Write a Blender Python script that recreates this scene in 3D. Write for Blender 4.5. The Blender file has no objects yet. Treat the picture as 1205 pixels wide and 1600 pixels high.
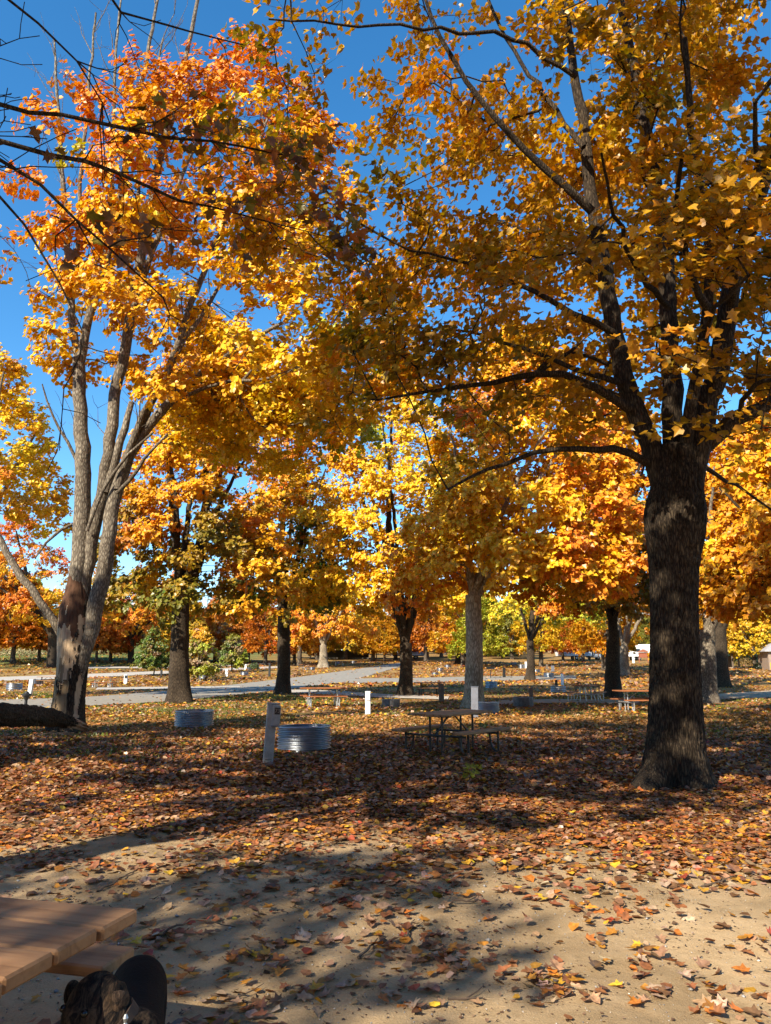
import bpy, math, random
import numpy as np
from mathutils import Vector, Matrix

R = math.radians
rng = np.random.default_rng(7)
random.seed(7)
scn = bpy.context.scene
COL = scn.collection

# ------------------------------------------------------------------ camera, sky, sun, exposure
CAM_H, F_PX, U0, V0, HORIZ = 1.5, 1156.0, 602.5, 800.0, 1045.0
PITCH = math.atan((HORIZ - V0) / F_PX)
SP, CP = math.sin(PITCH), math.cos(PITCH)
cam_d = bpy.data.cameras.new('camera'); cam = bpy.data.objects.new('camera', cam_d); COL.objects.link(cam)
cam.location = (0, 0, CAM_H); cam.rotation_euler = (R(90) + PITCH, 0, 0)
cam_d.sensor_fit = 'VERTICAL'; cam_d.angle = 2 * math.atan(800 / F_PX)
cam_d.clip_start = 0.05; cam_d.clip_end = 3000
scn.camera = cam

SUN_EL, SUN_AZ = R(34), R(217)          # azimuth clockwise from +Y (the way the camera looks)
to_sun = Vector((math.sin(SUN_AZ) * math.cos(SUN_EL), math.cos(SUN_AZ) * math.cos(SUN_EL), math.sin(SUN_EL)))
w = bpy.data.worlds.new('World'); scn.world = w; w.use_nodes = True
wn, wl = w.node_tree.nodes, w.node_tree.links
bg = wn['Background']
sky = wn.new('ShaderNodeTexSky'); sky.sky_type = 'NISHITA'; sky.sun_disc = False
sky.sun_elevation = SUN_EL; sky.sun_rotation = SUN_AZ
sky.air_density = 1.0; sky.dust_density = 0.0; sky.ozone_density = 2.5; sky.altitude = 300
hsv = wn.new('ShaderNodeHueSaturation'); hsv.inputs['Hue'].default_value = .496; hsv.inputs['Saturation'].default_value = 1.3; hsv.inputs['Value'].default_value = 1.0
wl.new(sky.outputs[0], hsv.inputs['Color']); wl.new(hsv.outputs[0], bg.inputs[0]); bg.inputs[1].default_value = 0.13
sun_d = bpy.data.lights.new('sun', 'SUN'); sun = bpy.data.objects.new('sun', sun_d); COL.objects.link(sun)
sun_d.energy = 5.0; sun_d.angle = R(0.53); sun_d.color = (1.0, 0.90, 0.74)
sun.rotation_euler = (-to_sun).to_track_quat('-Z', 'Y').to_euler()
scn.view_settings.view_transform = 'Standard'; scn.view_settings.look = 'None'
scn.view_settings.exposure = 1.05; scn.view_settings.gamma = 1; scn.view_settings.use_curve_mapping = False
scn.cycles.use_denoising = True
scn.cycles.max_bounces = 8; scn.cycles.diffuse_bounces = 4; scn.cycles.transmission_bounces = 6
scn.cycles.transparent_max_bounces = 8; scn.cycles.sample_clamp_indirect = 6

# ------------------------------------------------------------------ layout helpers
def terrain(x, y):
    x = np.asarray(x, float); y = np.asarray(y, float)
    d = np.minimum(y, 230)
    z = 0.04 * 8 * np.log1p(np.exp((d - 68) / 8))
    a = np.clip((-x - 12) / 60, 0, 1); b = np.clip((y - 75) / 90, 0, 1)
    z = z + 4.2 * a * a * (3 - 2 * a) * b * b * (3 - 2 * b)
    z = z + 0.02 * np.sin(x * 1.3 + 0.7 * y) * np.sin(y * 0.9 - 0.4 * x) * np.clip(1 - y / 60, 0, 1)
    return z
def tz(x, y): return float(terrain(x, y))
def ray(u, v):
    dx, dz = (u - U0) / F_PX, (V0 - v) / F_PX
    return dx, CP - dz * SP, SP + dz * CP
def at(u, v, Y):
    dx, dy, dz = ray(u, v); t = Y / dy
    return Vector((dx * t, Y, CAM_H + dz * t))
def atz(u, v, z):
    dx, dy, dz = ray(u, v); t = (z - CAM_H) / dz
    return Vector((dx * t, dy * t, z))
def gnd(u, v):
    dx, dy, dz = ray(u, v); t = 1.0; lo = 1.0
    while t < 400:
        if CAM_H + dz * t < tz(dx * t, dy * t): break
        lo = t; t *= 1.02
    hi = t
    for _ in range(30):
        m = (lo + hi) / 2
        if CAM_H + dz * m < tz(dx * m, dy * m): hi = m
        else: lo = m
    return Vector((dx * hi, dy * hi, tz(dx * hi, dy * hi)))

# ------------------------------------------------------------------ numpy noise
def _h(ix, iy, iz, seed):
    n = (ix.astype(np.int64) * 374761393 + iy.astype(np.int64) * 668265263 + iz.astype(np.int64) * 2147483647 + seed * 974634777) & 0xffffffff
    n = ((n ^ (n >> 13)) * 1274126177) & 0xffffffff
    n = ((n ^ (n >> 16)) * 2246822519) & 0xffffffff
    return ((n ^ (n >> 15)) & 0xffffff) / float(0xffffff)
def noise3(p, seed=0):
    p = np.asarray(p, float); i = np.floor(p); f = p - i; f = f * f * (3 - 2 * f); i = i.astype(np.int64)
    out = 0
    for a in (0, 1):
        for b in (0, 1):
            for c in (0, 1):
                wgt = (f[..., 0] if a else 1 - f[..., 0]) * (f[..., 1] if b else 1 - f[..., 1]) * (f[..., 2] if c else 1 - f[..., 2])
                out = out + wgt * _h(i[..., 0] + a, i[..., 1] + b, i[..., 2] + c, seed)
    return out
def fbm(p, oct=3, seed=0):
    p = np.asarray(p, float); s = 0; a = 1; t = 0
    for k in range(oct):
        s = s + a * noise3(p * 2 ** k, seed + k); t += a; a *= .5
    return s / t

# ------------------------------------------------------------------ mesh helpers
def np_mesh(name, V, faces, smooth=False, col=None, mat_idx=None):
    """faces: list of int arrays of shape (n, k)"""
    me = bpy.data.meshes.new(name)
    V = np.ascontiguousarray(V, np.float32).reshape(-1, 3)
    me.vertices.add(len(V)); me.vertices.foreach_set('co', V.ravel())
    faces = [np.asarray(f, np.int32) for f in faces if len(f)]
    li = np.concatenate([f.ravel() for f in faces]); tot = np.concatenate([np.full(len(f), f.shape[1], np.int32) for f in faces])
    st = np.concatenate([[0], np.cumsum(tot)[:-1]]).astype(np.int32)
    me.loops.add(len(li)); me.loops.foreach_set('vertex_index', li)
    me.polygons.add(len(tot)); me.polygons.foreach_set('loop_start', st)
    if mat_idx is not None: me.polygons.foreach_set('material_index', np.asarray(mat_idx, np.int32))
    me.polygons.foreach_set('use_smooth', np.full(len(tot), bool(smooth)))
    if col is not None:
        c = np.ones((len(V), 4), np.float32); c[:, :3] = col
        at_ = me.attributes.new('Col', 'FLOAT_COLOR', 'POINT'); at_.data.foreach_set('color', c.ravel())
    me.update(calc_edges=True); me.validate()
    return me
def obj(name, me, mats=None, parent=None):
    o = bpy.data.objects.new(name, me); COL.objects.link(o)
    if mats is not None and me is not None and len(me.materials) == 0:
        for m in (mats if isinstance(mats, (list, tuple)) else [mats]): me.materials.append(m)
    if parent is not None: o.parent = parent
    return o
def empty(name, loc=(0, 0, 0), rz=0):
    o = bpy.data.objects.new(name, None); COL.objects.link(o); o.location = loc; o.rotation_euler = (0, 0, rz)
    o.empty_display_size = .2
    return o
def tag(o, label=None, cat=None, group=None, kind=None):
    if label: o['label'] = label
    if cat: o['category'] = cat
    if group: o['group'] = group
    if kind: o['kind'] = kind
    return o
def copy_tree(o, parent=None):
    c = o.copy(); COL.objects.link(c)
    if parent is not None: c.parent = parent
    for ch in list(o.children): copy_tree(ch, c)
    return c

class MB:
    """collects boxes, bars, tubes and lathes; build() links them as ONE mesh object"""
    def __init__(s): s.V = []; s.F = {3: [], 4: []}; s.n = 0; s.big = []
    def add(s, V, faces):
        V = np.asarray(V, float).reshape(-1, 3); b = s.n; s.V.append(V); s.n += len(V)
        for f in faces:
            if len(f) in (3, 4): s.F[len(f)].append([i + b for i in f])
            else: s.big.append([i + b for i in f])
        return s
    def box(s, c, size, rot=None, bev=0.0):
        hx, hy, hz = [q / 2 for q in size]
        b = min(bev, hx * .9, hy * .9, hz * .9)
        if b <= 0:
            V = [(x, y, z) for x in (-hx, hx) for y in (-hy, hy) for z in (-hz, hz)]
            F = [(0, 1, 3, 2), (4, 6, 7, 5), (0, 4, 5, 1), (2, 3, 7, 6), (0, 2, 6, 4), (1, 5, 7, 3)]
        else:
            V = []; idx = {}
            for sx in (-1, 1):
                for sy in (-1, 1):
                    for sz in (-1, 1):
                        for ax in range(3):
                            q = [sx * (hx - b), sy * (hy - b), sz * (hz - b)]
                            q[ax] = (sx * hx, sy * hy, sz * hz)[ax]
                            idx[(sx, sy, sz, ax)] = len(V); V.append(q)
            F = []
            for sg in (-1, 1):
                o4 = [(-1, -1), (1, -1), (1, 1), (-1, 1)]
                if sg < 0: o4 = o4[::-1]
                F.append([idx[(sg, a, c_, 0)] for a, c_ in o4])
                F.append([idx[(c_, sg, a, 1)] for a, c_ in o4])
                F.append([idx[(a, c_, sg, 2)] for a, c_ in o4])
            for a in (-1, 1):
                for c_ in (-1, 1):
                    F.append([idx[(a, c_, -1, 0)], idx[(a, c_, 1, 0)], idx[(a, c_, 1, 1)], idx[(a, c_, -1, 1)]])
                    F.append([idx[(a, -1, c_, 0)], idx[(a, 1, c_, 0)], idx[(a, 1, c_, 2)], idx[(a, -1, c_, 2)]])
                    F.append([idx[(-1, a, c_, 1)], idx[(1, a, c_, 1)], idx[(1, a, c_, 2)], idx[(-1, a, c_, 2)]])
                    for d_ in (-1, 1): F.append([idx[(a, c_, d_, 0)], idx[(a, c_, d_, 1)], idx[(a, c_, d_, 2)]])
        V = np.array(V, float)
        if rot is not None: V = V @ np.array(rot.to_3x3()).T
        return s.add(V + np.array(c, float), F)
    def bar(s, p, q, wd, ht, bev=0.0):
        p, q = Vector(p), Vector(q); d = q - p
        rot = d.to_track_quat('X', 'Z').to_matrix()
        return s.box((p + q) / 2, (d.length, wd, ht), rot, bev)
    def tube(s, pts, r, k=8, cap=True):
        V, Q = tube_np(pts, r, k); b = s.n
        s.add(V, Q.tolist())
        if cap:
            n = len(V); s.big.append([b + i for i in range(k)][::-1]); s.big.append([b + n - k + i for i in range(k)])
        return s
    def lathe(s, prof, k=32, c=(0, 0, 0), cap0=False, cap1=False):
        th = np.linspace(0, 2 * np.pi, k, endpoint=False); V = []
        for r, z in prof: V += [(c[0] + r * math.cos(t), c[1] + r * math.sin(t), c[2] + z) for t in th]
        F = [(i * k + j, i * k + (j + 1) % k, (i + 1) * k + (j + 1) % k, (i + 1) * k + j) for i in range(len(prof) - 1) for j in range(k)]
        b = s.n; s.add(V, F)
        if cap0: s.big.append([b + j for j in range(k)][::-1])
        if cap1: s.big.append([b + (len(prof) - 1) * k + j for j in range(k)])
        return s
    def prism(s, poly, y0, y1):
        """polygon in xz extruded along y"""
        n = len(poly); V = [(x, y0, z) for x, z in poly] + [(x, y1, z) for x, z in poly]
        b = s.n; s.add(V, [(i, (i + 1) % n, n + (i + 1) % n, n + i) for i in range(n)])
        s.big.append([b + i for i in range(n)][::-1]); s.big.append([b + n + i for i in range(n)]); return s
    def build(s, name, mat, parent=None, smooth=False):
        me = bpy.data.meshes.new(name)
        me.from_pydata(np.concatenate(s.V).tolist(), [], s.F[4] + s.F[3] + s.big); me.update()
        if smooth:
            me.polygons.foreach_set('use_smooth', [True] * len(me.polygons))
            try: me.set_sharp_from_angle(angle=R(35))
            except Exception: pass
        import bmesh
        bm = bmesh.new(); bm.from_mesh(me); bmesh.ops.recalc_face_normals(bm, faces=bm.faces); bm.to_mesh(me); bm.free()
        return obj(name, me, mat, parent)

def frames(P):
    T = np.gradient(P, axis=0); T /= np.linalg.norm(T, axis=1)[:, None] + 1e-9
    ref = np.array([1., 0.13, 0.07]) if abs(T[:, 0]).mean() < .8 else np.array([0.1, 1., 0.2])
    A = np.cross(T, ref); A /= np.linalg.norm(A, axis=1)[:, None] + 1e-9
    return T, A, np.cross(T, A)
def tube_np(pts, r, k=8, disp=None):
    P = np.array([tuple(p) for p in pts], float); r = np.broadcast_to(np.asarray(r, float), (len(P),))
    T, A, B = frames(P); th = np.linspace(0, 2 * np.pi, k, endpoint=False)
    rr = np.repeat(r[:, None], k, 1)
    if disp is not None: rr = disp(rr, th[None, :].repeat(len(P), 0), P)
    V = P[:, None, :] + rr[..., None] * (np.cos(th)[None, :, None] * A[:, None, :] + np.sin(th)[None, :, None] * B[:, None, :])
    i = np.arange(len(P) - 1)[:, None] * k; j = np.arange(k)[None, :]; j2 = (j + 1) % k
    Q = np.stack([i + j, i + j2, i + k + j2, i + k + j], -1).reshape(-1, 4)
    return V.reshape(-1, 3), Q
def catmull(P, step):
    P = np.array([tuple(p) for p in P], float)
    Q = np.vstack([2 * P[0] - P[1], P, 2 * P[-1] - P[-2]]); out = []
    for i in range(1, len(Q) - 2):
        n = max(1, int(np.linalg.norm(Q[i + 1] - Q[i]) / step)); t = np.linspace(0, 1, n, endpoint=False)[:, None]
        a, b, c, d = Q[i - 1], Q[i], Q[i + 1], Q[i + 2]
        out.append(.5 * ((2 * b) + (-a + c) * t + (2 * a - 5 * b + 4 * c - d) * t ** 2 + (-a + 3 * b - 3 * c + d) * t ** 3))
    out.append(P[-1:]); return np.vstack(out)

# ------------------------------------------------------------------ materials
def mat(name):
    m = bpy.data.materials.new(name); m.use_nodes = True; nt = m.node_tree; nt.nodes.clear()
    out = nt.nodes.new('ShaderNodeOutputMaterial')
    def N(t, **kw):
        n = nt.nodes.new('ShaderNode' + t)
        for k, v in kw.items():
            if k.startswith('_'): setattr(n, k[1:], v)
        for k, v in kw.items():
            if not k.startswith('_'): n.inputs[int(k[1:]) if k[0] == 'i' and k[1:].isdigit() else k.replace('__', ' ')].default_value = v
        return n
    return m, N, nt.links.new, out
def ramp(N, stops, interp='LINEAR'):
    r = N('ValToRGB'); e = r.color_ramp; e.interpolation = interp
    while len(e.elements) < len(stops): e.elements.new(.5)
    for el, (p, c) in zip(e.elements, stops): el.position = p; el.color = (*c, 1) if len(c) == 3 else c
    return r
def plain(name, c, rough=.6, metal=0, noise=.25, scale=8, bump=0.0, c2=None):
    m, N, L, out = mat(name); b = N('BsdfPrincipled', Roughness=rough, Metallic=metal)
    if rough >= .9: b.inputs['Specular IOR Level'].default_value = .04
    tc = N('TexCoord'); nz = N('TexNoise', Scale=scale, Detail=6.0, Roughness=.65); L(tc.outputs['Object'], nz.inputs['Vector'])
    c2 = c2 or tuple(q * (1 - noise) for q in c); hi = tuple(min(1, q * (1 + noise * .4)) for q in c)
    r = ramp(N, [(.3, c2), (.55, c), (.75, hi)]); L(nz.outputs[0], r.inputs[0]); L(r.outputs[0], b.inputs['Base Color'])
    if bump:
        bp = N('Bump', Strength=bump, Distance=.01); L(nz.outputs[0], bp.inputs['Height']); L(bp.outputs[0], b.inputs['Normal'])
    L(b.outputs[0], out.inputs[0]); return m
def leaf_mat(name, trans=.28, gloss=.025, mottle=.25):
    m, N, L, out = mat(name)
    a = N('Attribute', _attribute_name='Col'); oi = N('ObjectInfo')
    mx = N('Mix', _data_type='RGBA', _blend_type='MULTIPLY'); mx.inputs[0].default_value = 1
    L(a.outputs['Color'], mx.inputs[6]); L(oi.outputs['Color'], mx.inputs[7])
    geo = N('NewGeometry'); nz = N('TexNoise', Scale=38.0, Detail=3.0); L(geo.outputs['Position'], nz.inputs['Vector'])
    r = ramp(N, [(.3, (1 - mottle,) * 3), (.7, (1 + mottle * .4,) * 3)]); L(nz.outputs[0], r.inputs[0])
    m2 = N('Mix', _data_type='RGBA', _blend_type='MULTIPLY'); m2.inputs[0].default_value = 1
    L(mx.outputs[2], m2.inputs[6]); L(r.outputs[0], m2.inputs[7])
    d = N('BsdfDiffuse'); t = N('BsdfTranslucent'); L(m2.outputs[2], d.inputs[0])
    hs = N('HueSaturation', Saturation=1.1, Value=1.1); L(m2.outputs[2], hs.inputs['Color']); L(hs.outputs[0], t.inputs[0])
    s = N('MixShader'); s.inputs[0].default_value = trans; L(d.outputs[0], s.inputs[1]); L(t.outputs[0], s.inputs[2])
    g = N('BsdfGlossy', Roughness=.38); g.inputs[0].default_value = (1, 1, 1, 1)
    s2 = N('MixShader'); s2.inputs[0].default_value = gloss; L(s.outputs[0], s2.inputs[1]); L(g.outputs[0], s2.inputs[2])
    L(s2.outputs[0], out.inputs[0]); return m
def bark_mat(name, dark, light, scale=9, bump=.8, zs=.2):
    m, N, L, out = mat(name); b = N('BsdfPrincipled', Roughness=.9); b.inputs['Specular IOR Level'].default_value = .2
    tc = N('TexCoord'); mp = N('Mapping'); mp.inputs['Scale'].default_value = (1, 1, zs); L(tc.outputs['Object'], mp.inputs[0])
    n1 = N('TexNoise', Scale=scale * 1.9, Detail=9.0, Roughness=.72, Distortion=.9); L(mp.outputs[0], n1.inputs['Vector'])
    vo = N('TexVoronoi', Scale=scale, _feature='DISTANCE_TO_EDGE'); L(mp.outputs[0], vo.inputs['Vector'])
    n2 = N('TexNoise', Scale=1.1, Detail=5.0); L(tc.outputs['Object'], n2.inputs['Vector'])
    mul = N('Math', _operation='MULTIPLY_ADD'); L(vo.outputs[0], mul.inputs[0]); mul.inputs[1].default_value = .9; L(n1.outputs[0], mul.inputs[2])
    r = ramp(N, [(.35, tuple(q * .5 for q in dark)), (.55, dark), (.85, light)]); L(mul.outputs[0], r.inputs[0])
    r2 = ramp(N, [(.35, (.72, .70, .66)), (.65, (1.15, 1.15, 1.12))]); L(n2.outputs[0], r2.inputs[0])
    mx = N('Mix', _data_type='RGBA', _blend_type='MULTIPLY'); mx.inputs[0].default_value = 1; L(r.outputs[0], mx.inputs[6]); L(r2.outputs[0], mx.inputs[7])
    L(mx.outputs[2], b.inputs['Base Color'])
    bp = N('Bump', Strength=bump, Distance=.03); L(mul.outputs[0], bp.inputs['Height']); L(bp.outputs[0], b.inputs['Normal'])
    L(b.outputs[0], out.inputs[0]); return m
def wood_mat(name, c, dark, rough=.65, axis=0, gs=22):
    m, N, L, out = mat(name); b = N('BsdfPrincipled', Roughness=rough); b.inputs['Specular IOR Level'].default_value = .25
    tc = N('TexCoord'); mp = N('Mapping'); sc = [1.0, 1.0, 1.0]; sc[axis] = .07; mp.inputs['Scale'].default_value = sc
    L(tc.outputs['Object'], mp.inputs[0])
    n1 = N('TexNoise', Scale=gs, Detail=7.0, Roughness=.6, Distortion=.8); L(mp.outputs[0], n1.inputs['Vector'])
    n2 = N('TexNoise', Scale=3.0, Detail=6.0); L(tc.outputs['Object'], n2.inputs['Vector'])
    r = ramp(N, [(.25, dark), (.5, c), (.8, tuple(min(1, q * 1.15) for q in c))]); L(n1.outputs[0], r.inputs[0])
    r2 = ramp(N, [(.32, (.50, .46, .43)), (.46, (.88, .87, .86)), (.68, (1.1, 1.1, 1.1))]); L(n2.outputs[0], r2.inputs[0])
    mx = N('Mix', _data_type='RGBA', _blend_type='MULTIPLY'); mx.inputs[0].default_value = 1; L(r.outputs[0], mx.inputs[6]); L(r2.outputs[0], mx.inputs[7])
    L(mx.outputs[2], b.inputs['Base Color'])
    bp = N('Bump', Strength=.5, Distance=.004); L(n1.outputs[0], bp.inputs['Height']); L(bp.outputs[0], b.inputs['Normal'])
    L(b.outputs[0], out.inputs[0]); return m

M = {}
M['leaf'] = leaf_mat('maple_leaf')
M['dry_leaf'] = leaf_mat('fallen_leaf', trans=.12, gloss=.05, mottle=.45)
M['bark_dark'] = bark_mat('dark_maple_bark', (.03, .021, .014), (.115, .084, .053), 30, 1.0)
M['bark_grey'] = bark_mat('grey_maple_bark', (.125, .10, .075), (.35, .30, .225), 19, .9, .32)
M['bark_pale'] = bark_mat('pale_bark', (.22, .175, .12), (.50, .44, .34), 20, .8)
M['bark_far'] = bark_mat('far_bark', (.06, .045, .033), (.2, .17, .13), 6, .6)
M['bare_wood'] = wood_mat('bare_wood', (.50, .36, .22), (.26, .165, .09), .8, 2, 26)
M['rot_wood'] = wood_mat('rotten_heartwood', (.105, .052, .028), (.03, .017, .01), .95, 2, 20)
M['plank'] = wood_mat('stained_plank', (.38, .205, .095), (.21, .105, .048))
M['plank_red'] = wood_mat('red_brown_plank', (.34, .125, .045), (.19, .065, .026))
M['frame'] = plain('dark_steel_pipe', (.06, .055, .05), .5, .5, .4)
M['galv_pipe'] = plain('galvanised_pipe', (.5, .5, .48), .45, .7, .3)
M['galv'] = plain('galvanised_steel', (.33, .35, .375), .40, 1.0, .25, 3)
M['galv_dull'] = plain('sooty_steel', (.28, .27, .26), .6, .8, .5, 7)
M['ash'] = plain('ash_and_soot', (.10, .09, .08), .95, 0, .5, 12, .5)
M['post_grey'] = plain('weathered_grey_post', (.36, .345, .31), .75, 0, .35, 7, .2)
M['post_white'] = plain('white_post', (.78, .78, .75), .55, 0, .12, 6)
M['post_slate'] = plain('slate_blue_post', (.16, .17, .2), .7, 0, .3, 7)
M['post_brown'] = plain('brown_post', (.16, .12, .085), .85, 0, .35, 9)
M['black'] = plain('black_metal', (.02, .02, .02), .5, .2, .4)
M['plate'] = plain('brown_plate', (.035, .02, .014), .5, 0, .2)
M['digit'] = plain('tan_digit', (.42, .30, .2), .6, 0, .1)
M['white'] = plain('white_gelcoat', (.78, .78, .77), .35, 0, .06, 2)
M['grey_panel'] = plain('grey_panel', (.42, .44, .46), .45, 0, .1, 2)
M['glass'] = plain('tinted_glass', (.03, .04, .05), .08, 0, .1)
M['rubber'] = plain('rubber', (.02, .02, .02), .85, 0, .2)
M['car_blue'] = plain('pale_blue_paint', (.36, .42, .5), .25, .3, .06)
M['roof_dark'] = plain('dark_shingle_roof', (.045, .043, .042), .85, 0, .4, 6, .4)
M['roof_grey'] = plain('grey_shingle_roof', (.36, .34, .33), .8, 0, .3, 6, .4)
M['siding'] = plain('brown_siding', (.30, .22, .16), .8, 0, .25, 4)
M['ochre'] = plain('ochre_panel', (.5, .3, .06), .7, 0, .15)
M['red_wood'] = plain('red_cedar', (.28, .085, .04), .75, 0, .3)

# ------------------------------------------------------------------ ground
def ground_mat():
    m, N, L, out = mat('campground_soil'); b = N('BsdfPrincipled', Roughness=.95); b.inputs['Specular IOR Level'].default_value = .04
    geo = N('NewGeometry'); pos = geo.outputs['Position']
    sx = N('SeparateXYZ'); L(pos, sx.inputs[0])
    def noise(scale, det=6.0, rough=.6, dist=0.0):
        n = N('TexNoise', Scale=scale, Detail=det, Roughness=rough, Distortion=dist); L(pos, n.inputs['Vector']); return n.outputs[0]
    def math_(op, a, b_=None, c=None):
        n = N('Math', _operation=op)
        for i, q in enumerate((a, b_, c)):
            if q is None: continue
            if isinstance(q, (int, float)): n.inputs[i].default_value = q
            else: L(q, n.inputs[i])
        return n.outputs[0]
    def mix(f, a, b_):
        n = N('Mix', _data_type='RGBA'); L(f, n.inputs[0])
        for i, q in ((6, a), (7, b_)):
            if isinstance(q, tuple): n.inputs[i].default_value = (*q, 1)
            else: L(q, n.inputs[i])
        return n.outputs[2]
    def step(v, lo, hi):
        n = N('MapRange', _interpolation_type='SMOOTHSTEP'); L(v, n.inputs[0]); n.inputs[1].default_value = lo; n.inputs[2].default_value = hi; return n.outputs[0]
    # sandy dirt
    fine = noise(95, 5.0, .75); mid = noise(4.2, 8.0, .65); big = noise(.7, 5.0, .6, .5)
    r = ramp(N, [(.30, (.20, .135, .075)), (.48, (.455, .322, .178)), (.70, (.60, .445, .275))])
    grit = noise(260, 3.0, .8)
    L(math_('ADD', math_('ADD', math_('MULTIPLY', fine, .42), math_('MULTIPLY', mid, .33)), math_('MULTIPLY', grit, .25)), r.inputs[0])
    rb = ramp(N, [(.35, (.62, .60, .56)), (.62, (1.1, 1.09, 1.06))]); L(big, rb.inputs[0])
    mm = N('Mix', _data_type='RGBA', _blend_type='MULTIPLY'); mm.inputs[0].default_value = 1; L(r.outputs[0], mm.inputs[6]); L(rb.outputs[0], mm.inputs[7])
    sand = mm.outputs[2]
    # crumbled litter: small cells in leaf colours
    vo = N('TexVoronoi', Scale=11.0); vo.inputs['Randomness'].default_value = 1
    wob = N('TexNoise', Scale=9.0, Detail=3.0); L(pos, wob.inputs['Vector'])
    add = N('VectorMath', _operation='MULTIPLY_ADD'); L(wob.outputs[1], add.inputs[0]); add.inputs[1].default_value = (.12, .12, .12); L(pos, add.inputs[2])
    L(add.outputs[0], vo.inputs['Vector'])
    sc = N('SeparateColor'); L(vo.outputs['Color'], sc.inputs[0])
    rl = ramp(N, [(0, (.07, .035, .018)), (.28, (.15, .068, .03)), (.5, (.24, .105, .035)), (.66, (.33, .18, .085)), (.8, (.42, .22, .05)), (.93, (.36, .12, .03))], 'CONSTANT'); L(sc.outputs[0], rl.inputs[0])
    lit_near = rl.outputs[0]
    gn = noise(.33, 5.0, .6, .6)
    rg = ramp(N, [(.3, (.055, .085, .018)), (.7, (.13, .15, .04))]); L(noise(14, 6.0, .7), rg.inputs[0])
    y = sx.outputs[1]; x = sx.outputs[0]
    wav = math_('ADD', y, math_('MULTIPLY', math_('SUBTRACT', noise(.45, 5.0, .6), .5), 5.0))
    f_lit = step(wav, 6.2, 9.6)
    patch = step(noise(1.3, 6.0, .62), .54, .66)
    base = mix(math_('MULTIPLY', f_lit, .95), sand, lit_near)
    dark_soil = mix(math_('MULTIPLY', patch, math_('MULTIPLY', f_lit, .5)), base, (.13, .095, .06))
    # grass shows through further off, most on the left
    gx = step(math_('ADD', x, math_('MULTIPLY', gn, 6.0)), 6.0, -12.0)
    gy = step(wav, 13.0, 22.0)
    gmask = math_('MULTIPLY', math_('MULTIPLY', gy, step(gn, .42, .6)), math_('MULTIPLY_ADD', gx, .5, .4))
    with_grass = mix(gmask, dark_soil, rg.outputs[0])
    far = step(wav, 24.0, 60.0)
    tanm = math_('MULTIPLY', far, step(noise(.16, 5.0, .6, .4), .4, .62))
    rt = ramp(N, [(.3, (.30, .19, .075)), (.7, (.42, .26, .10))]); L(noise(6, 8.0, .75), rt.inputs[0])
    c2 = mix(math_('MULTIPLY', tanm, .75), with_grass, rt.outputs[0])
    vf = N('TexVoronoi', Scale=3.2); vf.inputs['Randomness'].default_value = 1; L(add.outputs[0], vf.inputs['Vector'])
    sf = N('SeparateColor'); L(vf.outputs['Color'], sf.inputs[0])
    rfar = ramp(N, [(0, (.16, .075, .03)), (.25, (.30, .15, .05)), (.45, (.44, .25, .08)), (.6, (.52, .30, .07)), (.75, (.36, .21, .10)), (.88, (.17, .17, .045))], 'CONSTANT'); L(sf.outputs[0], rfar.inputs[0])
    c2 = mix(math_('MULTIPLY', far, math_('MULTIPLY', step(noise(.21, 6.0, .65, .8), .36, .6), .8)), c2, rfar.outputs[0])
    hill = math_('MULTIPLY', step(y, 88.0, 112.0), step(x, -18.0, -34.0))
    rh = ramp(N, [(.35, (.10, .14, .035)), (.6, (.17, .19, .06)), (.75, (.30, .25, .11))]); L(noise(.22, 8.0, .7), rh.inputs[0])
    c3 = mix(hill, c2, rh.outputs[0])
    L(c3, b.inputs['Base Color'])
    hgt = math_('ADD', math_('MULTIPLY', mid, 1.0), math_('MULTIPLY', fine, .35))
    bp = N('Bump', Strength=.75, Distance=.035); L(hgt, bp.inputs['Height']); L(bp.outputs[0], b.inputs['Normal'])
    L(b.outputs[0], out.inputs[0]); return m
def grid_axis(lims, fine, grow):
    a = [0.0]; s = fine
    while a[-1] < lims: a.append(a[-1] + s); s = min(s * grow, 25) if a[-1] > 5 else s
    return np.array(a)
gx_ = grid_axis(450, .09, 1.045); gx_ = np.concatenate([-gx_[:0:-1], gx_])
gy_ = np.concatenate([-grid_axis(60, .5, 1.1)[:0:-1], grid_axis(600, .09, 1.035)])
GX, GY = np.meshgrid(gx_, gy_); GZ = terrain(GX, GY)
near = np.clip(1 - (GY - 3) / 14, 0, 1) * np.clip(GY, 0, 1)
GZ = GZ + near * (.05 * (fbm(np.stack([GX * 1.1, GY * 1.1, 0 * GX], -1), 4, 3) - .5) + .034 * (fbm(np.stack([GX * 5, GY * 6, 0 * GX], -1), 3, 9) - .5))
ny, nx = GX.shape; ii = np.arange(ny - 1)[:, None] * nx + np.arange(nx - 1)[None, :]
me = np_mesh('ground', np.stack([GX, GY, GZ], -1), [np.stack([ii, ii + 1, ii + nx + 1, ii + nx], -1).reshape(-1, 4)], True)
tag(obj('ground', me, ground_mat()), kind='structure')
def ground_z(x, y):
    """height of the built sheet (bilinear)"""
    x = np.asarray(x, float); y = np.asarray(y, float)
    i = np.clip(np.searchsorted(gy_, y) - 1, 0, ny - 2); j = np.clip(np.searchsorted(gx_, x) - 1, 0, nx - 2)
    fy = (y - gy_[i]) / (gy_[i + 1] - gy_[i]); fx = (x - gx_[j]) / (gx_[j + 1] - gx_[j])
    return (GZ[i, j] * (1 - fx) + GZ[i, j + 1] * fx) * (1 - fy) + (GZ[i + 1, j] * (1 - fx) + GZ[i + 1, j + 1] * fx) * fy

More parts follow.
